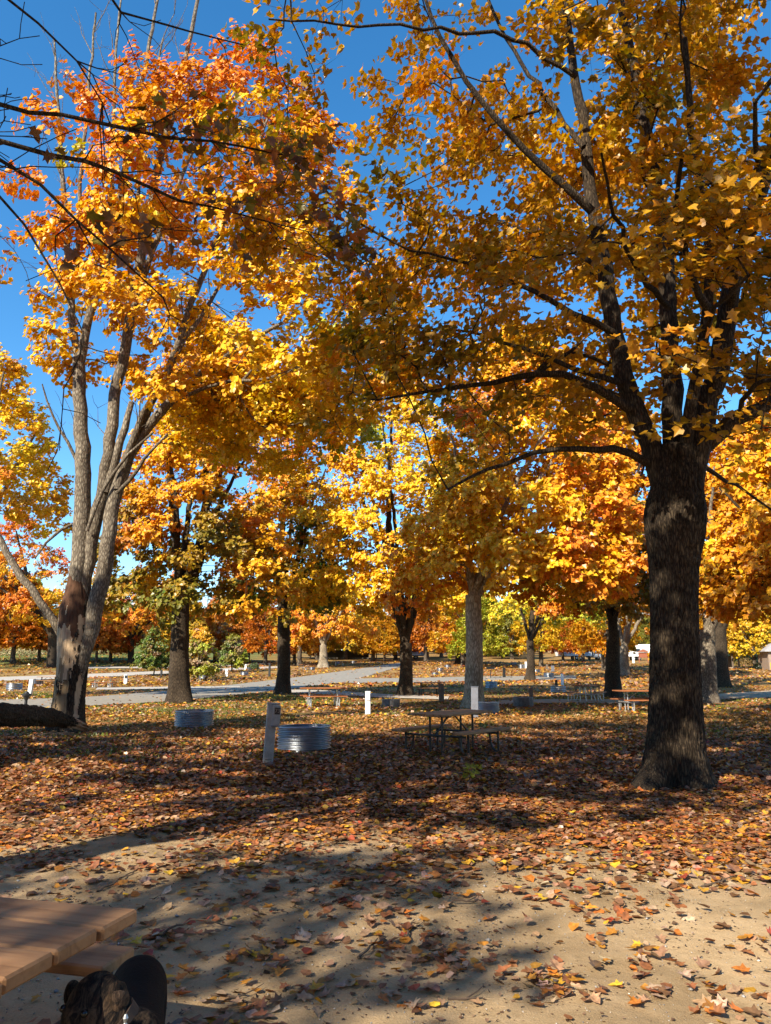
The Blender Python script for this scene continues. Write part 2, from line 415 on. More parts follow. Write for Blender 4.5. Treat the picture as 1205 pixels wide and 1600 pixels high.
M['asphalt'] = plain('worn_asphalt', (.30, .27, .22), .9, 0, .3, 3, .2)
M['gravel'] = plain('pale_gravel', (.46, .41, .34), .95, 0, .3, 5, .5)
M['sandpath'] = plain('sandy_track', (.40, .31, .21), .95, 0, .3, 3, .4)
WAYS = []
def on_way(x, y):
    m = np.zeros(len(x), bool)
    for a, b in WAYS:
        P = np.concatenate([a[:, :2], b[::-1, :2]]); c = np.zeros(len(x), bool); q = np.roll(P, 1, 0)
        for (x1, y1), (x2, y2) in zip(P, q):
            if y1 == y2: continue
            k = ((y1 > y) != (y2 > y)) & (x < (x2 - x1) * (y - y1) / (y2 - y1) + x1); c ^= k
        m |= c
    return m
def ribbon(name, upper, lower, m, lift):
    """a flat way between two edges on the ground (edges given on the photograph, laid on the terrain)"""
    def edge(e):
        P = np.array([tuple(gnd(*q)) for q in e]); return catmull(P, 2.0)
    a, b = edge(upper), edge(lower); n = 60
    def res(P):
        s = np.concatenate([[0], np.cumsum(np.linalg.norm(np.diff(P, axis=0), axis=1))]); t = np.linspace(0, s[-1], n)
        return np.stack([np.interp(t, s, P[:, k]) for k in range(3)], -1)
    a, b = res(a), res(b); mcol = 7; WAYS.append((a, b))
    a = a + (fbm(a * .8, 2, 4)[:, None] - .5) * .35 * np.array([1, 1, 0]); b = b + (fbm(b * .8, 2, 5)[:, None] - .5) * .35 * np.array([1, 1, 0])
    t = np.linspace(0, 1, mcol)[None, :, None]; G = a[:, None] * (1 - t) + b[:, None] * t
    G[..., 2] = ground_z(G[..., 0], G[..., 1]) + lift
    i = np.arange(n - 1)[:, None] * mcol + np.arange(mcol - 1)[None, :]
    return tag(obj(name, np_mesh(name, G, [np.stack([i, i + 1, i + mcol + 1, i + mcol], -1).reshape(-1, 4)], True), m), kind='structure')
ribbon('road', [(-60, 1096), (130, 1090), (270, 1079), (400, 1066), (480, 1056.5), (555, 1046), (622, 1036)],
       [(-60, 1114), (135, 1104), (270, 1096), (400, 1083), (485, 1073), (560, 1060), (640, 1038)], M['asphalt'], .03)
ribbon('side_road', [(535, 1061), (640, 1060), (740, 1058), (900, 1056)], [(520, 1068), (640, 1067), (740, 1065), (900, 1062)], M['asphalt'], .05)
ribbon('loop_road', [(-40, 1060), (170, 1052.5), (300, 1047), (440, 1041)], [(-40, 1066), (170, 1058), (300, 1051), (440, 1044)], M['gravel'], .06)
ribbon('far_path', [(110, 1043), (290, 1041.5), (420, 1037)], [(110, 1045.5), (290, 1044), (420, 1039)], M['gravel'], .08)
ribbon('gravel_pad', [(150, 1075), (290, 1073.5), (375, 1073)], [(150, 1078.5), (290, 1077), (375, 1075.5)], M['gravel'], .045)
ribbon('gravel_pad', [(455, 1078), (520, 1080), (600, 1085), (700, 1089)], [(440, 1082), (520, 1086), (600, 1091), (700, 1094)], M['gravel'], .035)
ribbon('sandy_track', [(780, 1095), (870, 1093), (1000, 1094)], [(780, 1101), (870, 1099), (1000, 1100)], M['sandpath'], .03)
ribbon('sandy_track', [(1090, 1088), (1150, 1083), (1240, 1077)], [(1090, 1096), (1150, 1093), (1240, 1090)], M['sandpath'], .03)

# ------------------------------------------------------------------ leaves
LOD0 = np.array([(0, .3, 0), (0, 0, 0), (.30, -.10, .05), (.23, .13, .05), (.58, .36, .10), (.26, .47, .05), (.24, .70, .02), (0, 1, -.06),
                 (-.24, .70, .02), (-.26, .47, .05), (-.58, .36, .10), (-.23, .13, .05), (-.30, -.10, .05)], float)
F0 = np.array([(0, i, i % 12 + 1) for i in range(1, 13)])
LOD1 = np.array([(0, .35, 0), (0, -.05, 0), (.46, .05, .07), (.56, .45, .10), (.2, .55, .03), (0, 1, -.05), (-.2, .55, .03), (-.56, .45, .10), (-.46, .05, .07)], float)
F1 = np.array([(0, i, i % 8 + 1) for i in range(1, 9)])
LOD2 = np.array([(0, 0, 0), (.5, .42, .14), (0, 1, -.05), (-.5, .42, .14)], float)
F2 = np.array([(0, 1, 2), (0, 2, 3)])
LOD3 = np.array([(0, -.05, 0), (.50, .06, .08), (.54, .52, .09), (0, 1, -.05), (-.54, .52, .09), (-.50, .06, .08)], float)
F3 = np.array([(0, 1, 2), (0, 2, 3), (0, 3, 4), (0, 4, 5)])
LODS = [(LOD0, F0), (LOD1, F1), (LOD2, F2), (LOD3, F3)]
def nrm(a): return a / (np.linalg.norm(a, axis=-1, keepdims=True) + 1e-9)
def leaf_axes(n, tip):
    Z = nrm(n); Y = nrm(tip - (tip * Z).sum(-1, keepdims=True) * Z); X = np.cross(Y, Z); return X, Y, Z
def leaf_mesh(name, pos, X, Y, Z, size, col, lod, curl=None):
    T, F = LODS[lod]; k = len(T)
    tzv = np.repeat(T[None, :, 2], len(pos), 0)
    if curl is not None: tzv = tzv * curl[:, None] + (T[None, :, 1] - .4) ** 2 * (curl[:, None] - 1) * .35
    V = pos[:, None, :] + size[:, None, None] * (T[None, :, 0, None] * X[:, None] + (T[None, :, 1, None] - .0) * Y[:, None] + tzv[..., None] * Z[:, None])
    Fi = (np.arange(len(pos))[:, None, None] * k + F[None]).reshape(-1, 3)
    return np_mesh(name, V, [Fi], False, np.repeat(col, k, 0))
PAL = dict(shaded_gold=(.45, .23, .012), yellow=(.86, .52, .02), lemon=(.82, .60, .03), gold=(.80, .40, .016), amber=(.70, .29, .014), orange=(.76, .25, .025), redorange=(.68, .16, .025),
           red=(.44, .05, .02), lime=(.40, .42, .03), green=(.11, .18, .025), olive=(.21, .17, .02), brown=(.20, .09, .035), tan=(.42, .26, .14), rust=(.34, .11, .03), bright=(.9, .9, .9), mid=(.65, .62, .6))
def blend(fields, seed, scale):
    """colour function: noise-picked mix of palette entries [(name, weight)...] with optional height bias"""
    names = [f[0] for f in fields]; wts = np.array([f[1] for f in fields], float); bias = np.array([(f[2] if len(f) > 2 else 0) for f in fields])
    C = np.array([PAL[n] for n in names])
    def f(p, u, g):
        """p cluster positions, u 0..1 height in the crown"""
        sc = np.stack([fbm(p * scale, 2, seed + 11 * i) * 1.6 + g.random(len(p)) * .35 for i in range(len(names))], -1)
        sc = sc + np.log(wts) * .28 + bias[None] * (u[:, None] - .5)
        idx = sc.argmax(1); c = C[idx]
        second = np.argsort(sc, 1)[:, -2] if len(names) > 1 else idx
        t = g.random(len(p))[:, None] * .35
        return c * (1 - t) + C[second] * t
    return f

# ------------------------------------------------------------------ trees
class Tree:
    def __init__(s, seed):
        s.g = np.random.default_rng(seed); s.P = np.zeros((60000, 3)); s.D = np.zeros((60000, 3)); s.par = np.full(60000, -1); s.R = np.zeros(60000)
        s.att = np.zeros(60000, bool); s.n = 0; s.paths = []; s.seed = seed; s.ends = []
    def _add(s, p, par, r=0, att=True):
        i = s.n; s.P[i] = p; s.par[i] = par; s.R[i] = r; s.att[i] = att
        s.D[i] = nrm(s.P[i] - s.P[par]) if par >= 0 else (0, 0, 1); s.n += 1; return i
    def limb(s, pts, r0, r1, par=None, att_from=0.0, step=.3, wob=.03, own=False):
        C = catmull(pts, step); m = len(C); t = np.linspace(0, 1, m)
        if wob and m > 4:
            C[1:-1] += (s.g.normal(0, wob, (m - 2, 3))) * np.minimum(1, np.minimum(t, 1 - t) * 6)[1:-1, None]
        if np.ndim(r0): rr = np.interp(t, np.linspace(0, 1, len(r0)), r0)
        else: rr = r0 + (r1 - r0) * t ** .8
        ids = []; p = -1 if par is None else par
        for k in range(m):
            p = s._add(C[k], p, rr[k], t[k] >= att_from); ids.append(p)
        s.paths.append((ids if par is None else ids, 'own' if own else 'limb')); return ids
    def near(s, p): return int(np.argmin(((s.P[:s.n] - np.array(p)) ** 2).sum(1)))
    def connect(s, c, axis_xy, up=1.1):
        n = s.n; d = np.linalg.norm(s.P[:n] - c, axis=1)
        cost = d + up * np.maximum(0, s.P[:n, 2] - c[2] + .12 * d) + (~s.att[:n]) * 1e3
        i = int(cost.argmin()); p0 = s.P[i].copy(); dd = max(d[i], .05); dv = (c - p0) / dd
        d0 = nrm(.55 * s.D[i] + dv); hz = nrm(np.array([c[0] - axis_xy[0], c[1] - axis_xy[1], .25 * dd]))
        p1 = p0 + d0 * dd * .4; p2 = c - nrm(hz + dv) * dd * .3
        m = int(np.clip(dd / .38, 2, 12)); t = np.linspace(0, 1, m + 1)[1:, None]
        C = (1 - t) ** 3 * p0 + 3 * (1 - t) ** 2 * t * p1 + 3 * (1 - t) * t * t * p2 + t ** 3 * c
        C[:-1] += s.g.normal(0, .028 * min(dd, 2), (m, 3))[:-1]
        ids = [i]; q = i
        for k in range(m): q = s._add(C[k], q); ids.append(q)
        s.paths.append((ids, 'br')); s.ends.append(q)
    def fill(s, pts, axis_xy, up=1.1):
        pts = np.asarray(pts); lim = s.P[:s.n][s.att[:s.n]]
        d = np.array([np.sqrt(((lim - c) ** 2).sum(1)).min() for c in pts])
        for k in np.argsort(d): s.connect(pts[k], axis_xy, up)
    def radii(s, rt=.0065, ex=.46):
        wt = np.zeros(s.n)
        for e in s.ends: wt[e] += 1
        for i in range(s.n - 1, 0, -1):
            if s.par[i] >= 0: wt[s.par[i]] += wt[i]
        r = rt * np.maximum(wt, .6) ** ex
        r = np.where(s.R[:s.n] > 0, np.maximum(s.R[:s.n], r * .6), r); s.r = r; return r
    def wood(s, name, mats, parent, twigs=None, trunk_disp=None, kmax=12, kmin=4, off=(0, 0, 0), extra=None):
        s.radii() if not hasattr(s, 'r') else None
        V = []; Q = []; T3 = []; b = 0; mi = []
        for ids, kind in s.paths:
            if kind == 'own': continue
            P = s.P[ids]; r = s.r[ids].copy()
            if kind == 'br': r[0] = min(r[0], r[1] * 1.35)
            k = kmin if r.max() < .03 else (6 if r.max() < .07 else kmax)
            disp = trunk_disp if (trunk_disp is not None and r.max() > .1) else None
            if disp is not None: k = 28
            v, q = tube_np(P, r, k, disp); V.append(v); Q.append(q + b); b += len(v); mi.append(np.zeros(len(q), int))
        if extra:
            for v, q, m_ in extra: V.append(v); Q.append(q + b); b += len(v); mi.append(m_)
        if twigs is not None:
            a, e, tr = twigs; d = nrm(e - a); x = nrm(np.cross(d, np.array([.3, .2, 1.]))); y = np.cross(d, x)
            base = [a + tr * (math.cos(t) * x + math.sin(t) * y) for t in (0, 2.1, 4.2)]
            tv = np.stack(base + [e], 1).reshape(-1, 3); i = np.arange(len(a))[:, None] * 4 + b
            V.append(tv)
            T3 = np.concatenate([i + np.array([[0, 1, 3]]), i + np.array([[1, 2, 3]]), i + np.array([[2, 0, 3]])])
        nq = sum(len(q) for q in Q)
        me = np_mesh(name, np.concatenate(V) - np.array(off), [np.concatenate(Q), T3], True, None,
                     np.concatenate(mi + [np.zeros(len(T3), int)]))
        return obj(name, me, mats, parent)
    def leaves(s, colf, nt=6, nl=9, L=(.35, .8), size=(.09, .15), axis=(0, 0), flat=.35, droop=.35, zr=None, sub=.5, keep=None, leaf_r=.07, clump=False):
        """twigs round each branch end (and along its last stretch) with leaves on them"""
        g = s.g; ends = np.array(s.ends); src = [s.P[ends]]; dirs = [s.D[ends]]
        if sub:
            inner = np.array([i for ids, k in s.paths if k == 'br' for i in ids[max(1, int(len(ids) * sub)):-1]], int)
            if len(inner): src.append(s.P[inner]); dirs.append(s.D[inner])
        C = np.concatenate(src); D = np.concatenate(dirs); cnt = np.concatenate([np.full(len(src[0]), nt)] + ([np.full(len(src[1]), max(1, nt // 3))] if len(src) > 1 else []))
        u = (C[:, 2] - C[:, 2].min()) / (np.ptp(C[:, 2]) + 1e-6) if zr is None else np.clip((C[:, 2] - zr[0]) / (zr[1] - zr[0]), 0, 1)
        cc = colf(C, u, g)
        idx = np.repeat(np.arange(len(C)), cnt); n = len(idx)
        out = nrm(np.stack([C[idx, 0] - axis[0], C[idx, 1] - axis[1], np.zeros(n)], -1))
        rd = g.normal(0, 1, (n, 3)); rd[:, 2] *= flat
        td = nrm(D[idx] * .5 + out * .35 + rd * .75 + np.array([0, 0, .05]))
        ln = g.uniform(*L, n); e = C[idx] + td * ln[:, None]; e[:, 2] -= droop * .25 * ln
        tw = (C[idx], e, .0035 + .001 * g.random((n, 1)))
        j = np.repeat(np.arange(n), nl); m = len(j); t = .4 + .65 * np.sqrt(g.random(m)) if clump else g.uniform(.2, 1.0, m)
        pos = C[idx][j] * (1 - t[:, None]) + e[j] * t[:, None] + g.normal(0, leaf_r, (m, 3)) * np.array([1, 1, .8])
        tip = nrm(td[j] * .5 + g.normal(0, .6, (m, 3)) + np.array([0, 0, -droop]))
        nn = np.array([0, 0, .7]) + g.normal(0, .42, (m, 3)) + out[j] * .6
        if clump:   # dense sprays whose blades face outwards and turn to the light
            nn = np.array([0, 0, .25]) + g.normal(0, .36, (m, 3)) + td[j] * .6 + np.array(to_sun) * .5
        X, Y, Z = leaf_axes(nn, tip); sz = g.uniform(*size, m)
        c = cc[idx][j] * (1 + g.normal(0, .13, (m, 1))) ; c = c * (1 + g.normal(0, .06, (m, 3)))
        c = np.clip(c, .004, .95)
        if keep is not None:
            k = keep(pos); pos, X, Y, Z, sz, c = pos[k], X[k], Y[k], Z[k], sz[k], c[k]
        return tw, (pos, X, Y, Z, sz, c)

def ellipsoid(g, n, c, r, shell=.45, bottom=-.8, lump=.25, seed=1, zpow=1.0):
    """cluster centres in a lumpy crown, denser towards the outside"""
    out = []
    while len(out) < n:
        q = nrm(g.normal(0, 1, 3)); k = g.random() ** shell
        if q[2] < bottom: continue
        rad = 1 - lump + 2 * lump * float(noise3((q * 2.2 + 5)[None], seed)[0])
        p = q * k * rad
        out.append(np.array(c) + p * np.array(r))
    return np.array(out)
def dome(g, n, c, r, lump=.3, seed=1, p=1.25, skirt=.88, e=.72):
    """cluster centres of a dome-shaped crown: widest low down, leafy on the outside, in lumps that stand proud of each other"""
    out = []; c = np.array(c, float); r = np.array(r, float)
    while len(out) < n:
        tt = g.random() ** 1.25; a = g.random() * 6.2832; R_ = (1 - tt ** p) ** e * (skirt + (1 - skirt) * min(1, tt / .18))
        k = g.random() ** .33
        if g.random() > .35 + .65 * R_: continue
        d = np.array([math.cos(a), math.sin(a), tt * 1.6])
        k *= 1 - lump + 2 * lump * float(noise3((d * 2.3 + 4)[None], seed)[0])
        z = -1 + 2 * tt - .10 * k + (.12 * (1 - k) if tt < .25 else 0)
        out.append(c + np.array([math.cos(a) * R_ * k, math.sin(a) * R_ * k, z + g.normal(0, .03)]) * r)
    return np.array(out)
def furrow(amp, f=9., fz=1.3, flare=None, seed=2):
    def d(rr, th, P):
        th = th + .35 * (fbm(np.stack([np.cos(th) * 2, np.sin(th) * 2, P[:, 2:3].repeat(th.shape[1], 1) * 2.2], -1), 2, seed + 3) - .5)
        k = np.stack([np.cos(th) * f * rr.mean() / .3, np.sin(th) * f * rr.mean() / .3, P[:, 2:3].repeat(th.shape[1], 1) * fz], -1)
        n = fbm(k, 3, seed); ridge = 1 - np.abs(2 * n - 1)
        big = fbm(np.stack([np.cos(th) * 1.3, np.sin(th) * 1.3, P[:, 2:3].repeat(th.shape[1], 1) * .7], -1), 2, seed + 7)
        out = rr * (1 + (big - .5) * .22) + amp * (ridge - .75) * np.minimum(1, rr / .2)
        if flare is not None: out = out + flare(th, P[:, 2:3].repeat(th.shape[1], 1))
        return out
    return d
def finish_tree(t, root, off, wood_m, colf, lod, leaf_kw, disp=None, kmax=12, extra=None, part_leaves=0, crown_stuff=False, kmin=4):
    t.radii()
    tw, lf = t.leaves(colf, **leaf_kw)
    if lod == 2: tw = tuple(q[::3] for q in tw)
    t.wood('trunk', wood_m, root, tw, disp, kmax, kmin, off, extra)
    pos, X, Y, Z, sz, c = lf
    pos = pos - np.array(off)
    if part_leaves:
        wp = pos + np.array(off); cd = wp[:, 1] * CP + (wp[:, 2] - CAM_H) * SP
        uu = U0 + F_PX * wp[:, 0] / np.maximum(cd, .1); vv = V0 - F_PX * ((wp[:, 2] - CAM_H) * CP - wp[:, 1] * SP) / np.maximum(cd, .1)
        vis = (cd > 1) & (uu > 0) & (uu < 1205) & (vv > 0) & (vv < 1600)
        score = np.where(vis, sz / np.maximum(cd, .5), 0); pick = np.argsort(-score)[:part_leaves]
        vars_ = []
        for k in range(6):
            T = LOD0.copy(); T[:, 2] *= .5 + .35 * k; T[:, 0] *= .9 + .05 * k
            mm = np_mesh('leaf', T, [F0], False, np.ones((len(T), 3))); mm.materials.append(M['leaf']); vars_.append(mm)
        for q in pick:
            o = obj('leaf', vars_[int(q) % 6], None, root); s_ = sz[q]
            o.matrix_basis = Matrix(((*(X[q, i] * s_ for i in (0,)), Y[q, 0] * s_, Z[q, 0] * s_, pos[q, 0]),
                                     (X[q, 1] * s_, Y[q, 1] * s_, Z[q, 1] * s_, pos[q, 1]), (X[q, 2] * s_, Y[q, 2] * s_, Z[q, 2] * s_, pos[q, 2]), (0, 0, 0, 1)))
            o.color = (*c[q], 1)
        kk = np.ones(len(pos), bool); kk[pick] = False
        pos, X, Y, Z, sz, c = (a[kk] for a in (pos, X, Y, Z, sz, c))
    cr = obj('crown', leaf_mesh('crown', pos, X, Y, Z, sz, c, lod, t.g.uniform(.2, 3.4, len(pos)) if lod != 2 else None), M['leaf'], root)
    if crown_stuff: cr['kind'] = 'stuff'
    return root

# --- the big maple on the right (about 10 m away)
def right_maple():
    base = gnd(1052, 1226); t = Tree(21); Y = base.y; off = np.array(base)
    A = lambda u, v, dy=0: at(u, v, Y + dy)
    trunk_pts = [base + Vector((0, 0, -.15)), A(1055, 1100), A(1053, 950), A(1054, 850), A(1058, 765), A(1062, 700)]
    trunk = t.limb(trunk_pts, [.31, .305, .30, .30, .31, .31], 0, None, 2.0, .3, 0, own=True)
    ax = (base.x, base.y)
    def L(pts, r0, r1, par, dy0=0, dy1=0, af=.15):
        n = len(pts); P = [A(u, v, dy0 + (dy1 - dy0) * k / (n - 1)) for k, (u, v) in enumerate(pts)]
        return t.limb(P, r0, r1, par, af, .3, .02)
    tp = trunk[-1]; tm = trunk[-3]
    l1 = L([(1040, 775), (1015, 690), (985, 620), (962, 520), (943, 420), (925, 310), (912, 200), (890, 60), (870, -80)], .165, .045, tm, 0, .6, .2)
    l2 = L([(1058, 770), (1052, 640), (1048, 520), (1038, 380), (1015, 230), (990, 110), (965, -40), (950, -200)], .165, .045, tm, 0, 1.0, .25)
    l3 = L([(1078, 770), (1100, 660), (1128, 560), (1148, 440), (1190, 300), (1230, 150), (1260, 0)], .185, .06, tm, 0, -.6, .25)
    l4 = L([(1095, 700), (1150, 655), (1220, 625), (1320, 580)], .14, .06, tm, 0, -.5, .2)
    l10 = L([(1070, 720), (1085, 600), (1105, 480), (1100, 330), (1080, 200), (1070, 60)], .10, .035, tm, -.1, -1.6, .25)
    L([(1015, 725), (985, 708), (930, 701), (870, 704), (790, 722), (700, 765)], .065, .015, l1[2], 0, -1.2)
    L([(985, 640), (930, 607), (880, 582), (800, 592), (700, 608), (590, 625)], .075, .015, l1[4], 0, -.5)
    L([(975, 600), (900, 575), (820, 545), (730, 520), (640, 510)], .05, .012, l1[5], 0, 1.0)
    L([(958, 520), (900, 488), (800, 440), (700, 402), (640, 392)], .06, .015, l1[8], 0, -1.0)
    L([(940, 420), (880, 385), (790, 350), (690, 335)], .05, .014, l1[11], 0, 1.0)
    L([(925, 330), (850, 260), (770, 180), (690, 60), (640, -60)], .07, .02, l1[14], 0, -1.2)
    L([(912, 230), (850, 150), (790, 60), (740, -60)], .05, .02, l1[17], 0, .8)
    L([(900, 120), (800, 60), (690, 45), (560, 40), (420, 30)], .045, .012, l1[20], -.2, -2.0)
    L([(1105, 480), (1080, 420), (1060, 330), (1065, 250)], .06, .02, l10[6], -1, -3.6)
    L([(1140, 480), (1160, 380), (1180, 280), (1180, 160)], .08, .02, l3[7], -.3, -3.8)
    L([(1120, 600), (1100, 540), (1120, 480), (1170, 430)], .06, .02, l3[4], -.2, -3.6)
    L([(1045, 480), (1000, 430), (960, 330), (940, 240)], .05, .015, l2[8], 0, -3.4)
    L([(1130, 660), (1150, 640), (1180, 600), (1230, 590)], .05, .02, l4[2], -.2, -3.0)
    L([(1090, 720), (1150, 760), (1210, 800)], .04, .015, l4[0], 0, 1.6)
    g = t.g
    pts = ellipsoid(g, 680, (base.x + .2, base.y + .3, 9.6), (6.3, 5.6, 6.4), .42, -.86, .22, 5)
    # left side of this crown is thin: let the sky through
    dens = fbm(pts * .42, 3, 31); keep = dens > np.where(pts[:, 0] < base.x - 1.0, .475, .38)
    keep &= ~((np.abs(pts[:, 0] - base.x) < 1.0) & (pts[:, 2] < 5.2) & (pts[:, 1] < base.y))
    keep &= ~(pts[:, 2] < 3.9)
    low = (pts[:, 2] - CAM_H) < .40 * pts[:, 1] + np.where(pts[:, 0] > base.x + .5, -.35, .0)
    keep &= ~(low & (pts[:, 1] < 13.5) & (g.random(len(pts)) < np.where(pts[:, 0] > base.x + .5, .35, .9)))
    pts = pts[keep]
    extra = [A(g.uniform(1040, 1225), g.uniform(215, 440), g.uniform(-3.8, -2.0)) for _ in range(20)] + [A(g.uniform(1030, 1210), g.uniform(540, 680), g.uniform(-3.0, -1.0)) for _ in range(7)]
    extra += [A(g.uniform(520, 900), g.uniform(360, 650), g.uniform(-2.2, 1.5)) for _ in range(42)]
    pts = np.concatenate([pts, np.array([tuple(q) for q in extra])])
    t.fill(pts, ax)
    def flare(th, z):
        zz = np.maximum(z - off[2], 0)
        return .42 * np.exp(-zz / .28) * (.45 + .35 * np.cos(3 * th + .6) + .25 * np.cos(5 * th + 2.)) + .05 * np.exp(-zz / 1.0) + .07 * np.exp(-((zz - 3.6) / .5) ** 2)
    C = catmull([tuple(p) for p in trunk_pts] , .022); rr = np.interp(np.linspace(0, 1, len(C)), np.linspace(0, 1, 6), [.315, .31, .30, .305, .335, .27])
    v, q = tube_np(C, rr, 150, furrow(.075, 13, 4.5, flare, 4))
    root = empty('maple_tree', base)
    colf = blend([('shaded_gold', 6), ('gold', 2.0), ('amber', 2.2), ('yellow', .7), ('olive', 1.6, -.5), ('orange', .4)], 40, .6)  # mostly darkened gold, with olive: the crown's shade is put into the leaf colour
    finish_tree(t, root, off, M['bark_dark'], colf, 1,
                dict(nt=6, nl=9, L=(.35, .85), size=(.08, .145), axis=ax, flat=.35, droop=.5, sub=.5, leaf_r=.08),
                furrow(.03, 13, 5, None, 9), 14, [(v, q, np.zeros(len(q), int))], 300, True)
    return tag(root, 'big dark-barked golden maple with a broad flared trunk in the right foreground', 'tree')
right_maple()

# --- the split maple on the left (about 17 m away)
def left_maple():
    base = gnd(108, 1143); t = Tree(33); Y = base.y; off = np.array(base)
    A = lambda u, v, dy=0: at(u, v, Y + dy)
    def L(pts, r, par, dy0=0, dy1=0, af=.2, own=False):
        n = len(pts); P = [A(u, v, dy0 + (dy1 - dy0) * k / (n - 1)) for k, (u, v) in enumerate(pts)]
        return t.limb(P, [q * .88 for q in r] if np.ndim(r) else [r, r * .3], 0, par, af, .35, .02, own)
    trunk_pts = [base + Vector((0, 0, -.15)), A(108, 1090), A(113, 1030), A(117, 975), A(121, 885)]
    tr = L([(108, 1143), (108, 1090), (113, 1030), (117, 975), (121, 885)], [.36, .36, .36, .34, .2], None, 0, 0, 2, True)
    s1 = L([(116, 960), (122, 895), (128, 820), (130, 740), (126, 640), (123, 560)], [.28, .25, .22, .215, .19, .18], tr[-1], 0, 0, .5)
    a1 = L([(123, 570), (113, 500), (108, 420), (100, 300), (92, 180), (85, 60)], [.12, .1, .09, .07, .05, .03], s1[-1], 0, .3)
    L([(112, 500), (118, 420), (125, 300), (135, 170), (150, 20)], [.08, .07, .06, .045, .03], a1[3], 0, -.5)
    a2 = L([(125, 570), (138, 500), (160, 430), (182, 340), (200, 230), (225, 110), (250, -20)], [.14, .125, .12, .1, .08, .06, .04], s1[-1], 0, -.2)
    L([(160, 430), (172, 330), (176, 220), (180, 100), (190, -10)], [.09, .07, .06, .045, .03], a2[5], 0, .6)
    s2 = L([(112, 1075), (120, 990), (138, 880), (153, 800), (166, 730), (178, 640), (195, 545), (210, 460), (224, 380), (243, 280), (270, 170), (300, 50), (320, -60)],
           [.1, .19, .19, .18, .165, .16, .14, .13, .12, .1, .08, .06, .04], tr[-2], .05, -.1, .4)
    L([(222, 400), (215, 300), (228, 180), (255, 60)], [.07, .06, .05, .03], s2[-24], 0, .4)
    L([(200, 520), (222, 440), (262, 330), (310, 210), (350, 90)], [.1, .09, .07, .05, .03], s2[-31], -.1, -.9)
    s3 = L([(112, 1125), (121, 1060), (137, 1000), (158, 910), (170, 830), (184, 762), (215, 690), (260, 635), (310, 585), (370, 545), (440, 505)],
           [.15, .22, .225, .215, .2, .18, .15, .13, .1, .075, .05], tr[3], .0, -.25, .5)
    L([(200, 715), (232, 640), (270, 560), (300, 470), (340, 370), (390, 260), (430, 150)], [.12, .11, .1, .085, .07, .05, .03], s3[12], -.2, .3)
    L([(215, 690), (262, 580), (330, 470), (400, 370), (470, 280)], [.09, .08, .06, .05, .03], s3[14], -.2, 1.4)
    L([(265, 630), (340, 600), (420, 590), (500, 560)], [.07, .055, .045, .03], s3[17], -.2, -1.2)
    L([(183, 770), (215, 735), (240, 700), (262, 678)], [.07, .06, .05, .03], s3[11], -.3, -.9)
    L([(96, 990), (84, 972), (62, 940), (34, 902), (10, 862), (-25, 800)], [.13, .11, .105, .1, .09, .06], tr[3], .1, -.3)
    L([(136, 830), (160, 770), (200, 712), (240, 675)], [.055, .05, .045, .035], s1[6], -.3, -.6)
    L([(112, 820), (95, 828), (72, 848), (55, 872)], [.05, .045, .035, .02], s1[5], -.1, -.6)
    L([(120, 720), (105, 690), (82, 650), (66, 600)], [.055, .045, .035, .02], s1[9], 0, -.5)
    # bare shoots all along the upright stems
    for k in range(230):
        i = int(t.g.integers(0, t.n)); 
        if t.R[i] < .012 or t.P[i, 2] < 6.5: continue
        d = t.D[i]; sd = t.g.normal(0, 1, 3); sd -= d * (sd @ d); e = t.P[i] + nrm(d * 1.0 + nrm(sd) * .7 + np.array([0, 0, .5])) * t.g.uniform(.6, 2.0)
        ids = t.limb([t.P[i], t.P[i] * .45 + e * .55 + t.g.normal(0, .08, 3), e], [.016, .011, .004], 0, i, 2, .3, .02)
        for q in range(3):
            j = ids[int(t.g.integers(1, len(ids)))]; e2 = t.P[j] + nrm(t.D[j] + t.g.normal(0, .55, 3)) * t.g.uniform(.3, .8); t.limb([t.P[j], (t.P[j] + e2) / 2 + t.g.normal(0, .04, 3), e2], [.007, .005, .002], 0, j, 2, .3, .01)
    # broken stubs with dark hearts
    L([(166, 770), (182, 710), (200, 650), (206, 628)], [.13, .12, .11, .08], t.near(A(166, 770, 0)), -.1, -.1, 2)
    L([(184, 765), (204, 700), (224, 648), (232, 630)], [.11, .105, .10, .07], s3[10], -.3, -.3, 2)
    ax = (base.x + 1.0, base.y + .5); g = t.g
    z0 = base.z
    P1 = dome(g, 335, (base.x + 3.2, base.y + .6, 14.4), (4.6, 4.2, 6.1), .28, 8, 2.6, .88, .6)
    P2 = ellipsoid(g, 85, (base.x - .2, base.y, 14.0), (2.7, 3.0, 6.2), .5, -.9, .3, 9)
    P3 = ellipsoid(g, 75, (base.x + 4.0, base.y + 1.0, 8.8), (3.0, 2.2, 1.9), .5, -.9, .3, 12)
    k2 = fbm(P2 * .5, 2, 17) > .5
    P2 = P2[k2]; k1 = (fbm(P1 * .45, 3, 14) > .36) & ~((P1[:, 2] < 9.6) & (P1[:, 0] < base.x + 1.6)); P1 = P1[k1]
    t.fill(np.concatenate([P1, P2, P3]), ax, .8)
    def flare(th, z):
        zz = np.maximum(z - off[2], 0)
        return .22 * np.exp(-zz / .3) * (.5 + .5 * np.cos(3 * th + 1.1)) + .08 * np.exp(-((zz - 2.6) / .8) ** 2)
    C = catmull([tuple(p) for p in trunk_pts], .03); n = len(C)
    rr = np.interp(np.linspace(0, 1, n), np.linspace(0, 1, 5), [.37, .36, .35, .33, .17]); K = 110
    th = np.linspace(0, 2 * np.pi, K, endpoint=False)
    dsp = furrow(.055, 14, 5, flare, 14)
    v, q = tube_np(C, rr, K, None)
    vc = v[q].mean(1); d2 = vc - np.array([base.x, base.y, 0]); side = d2[:, 0] * .95 - d2[:, 1] * .0   # towards +x
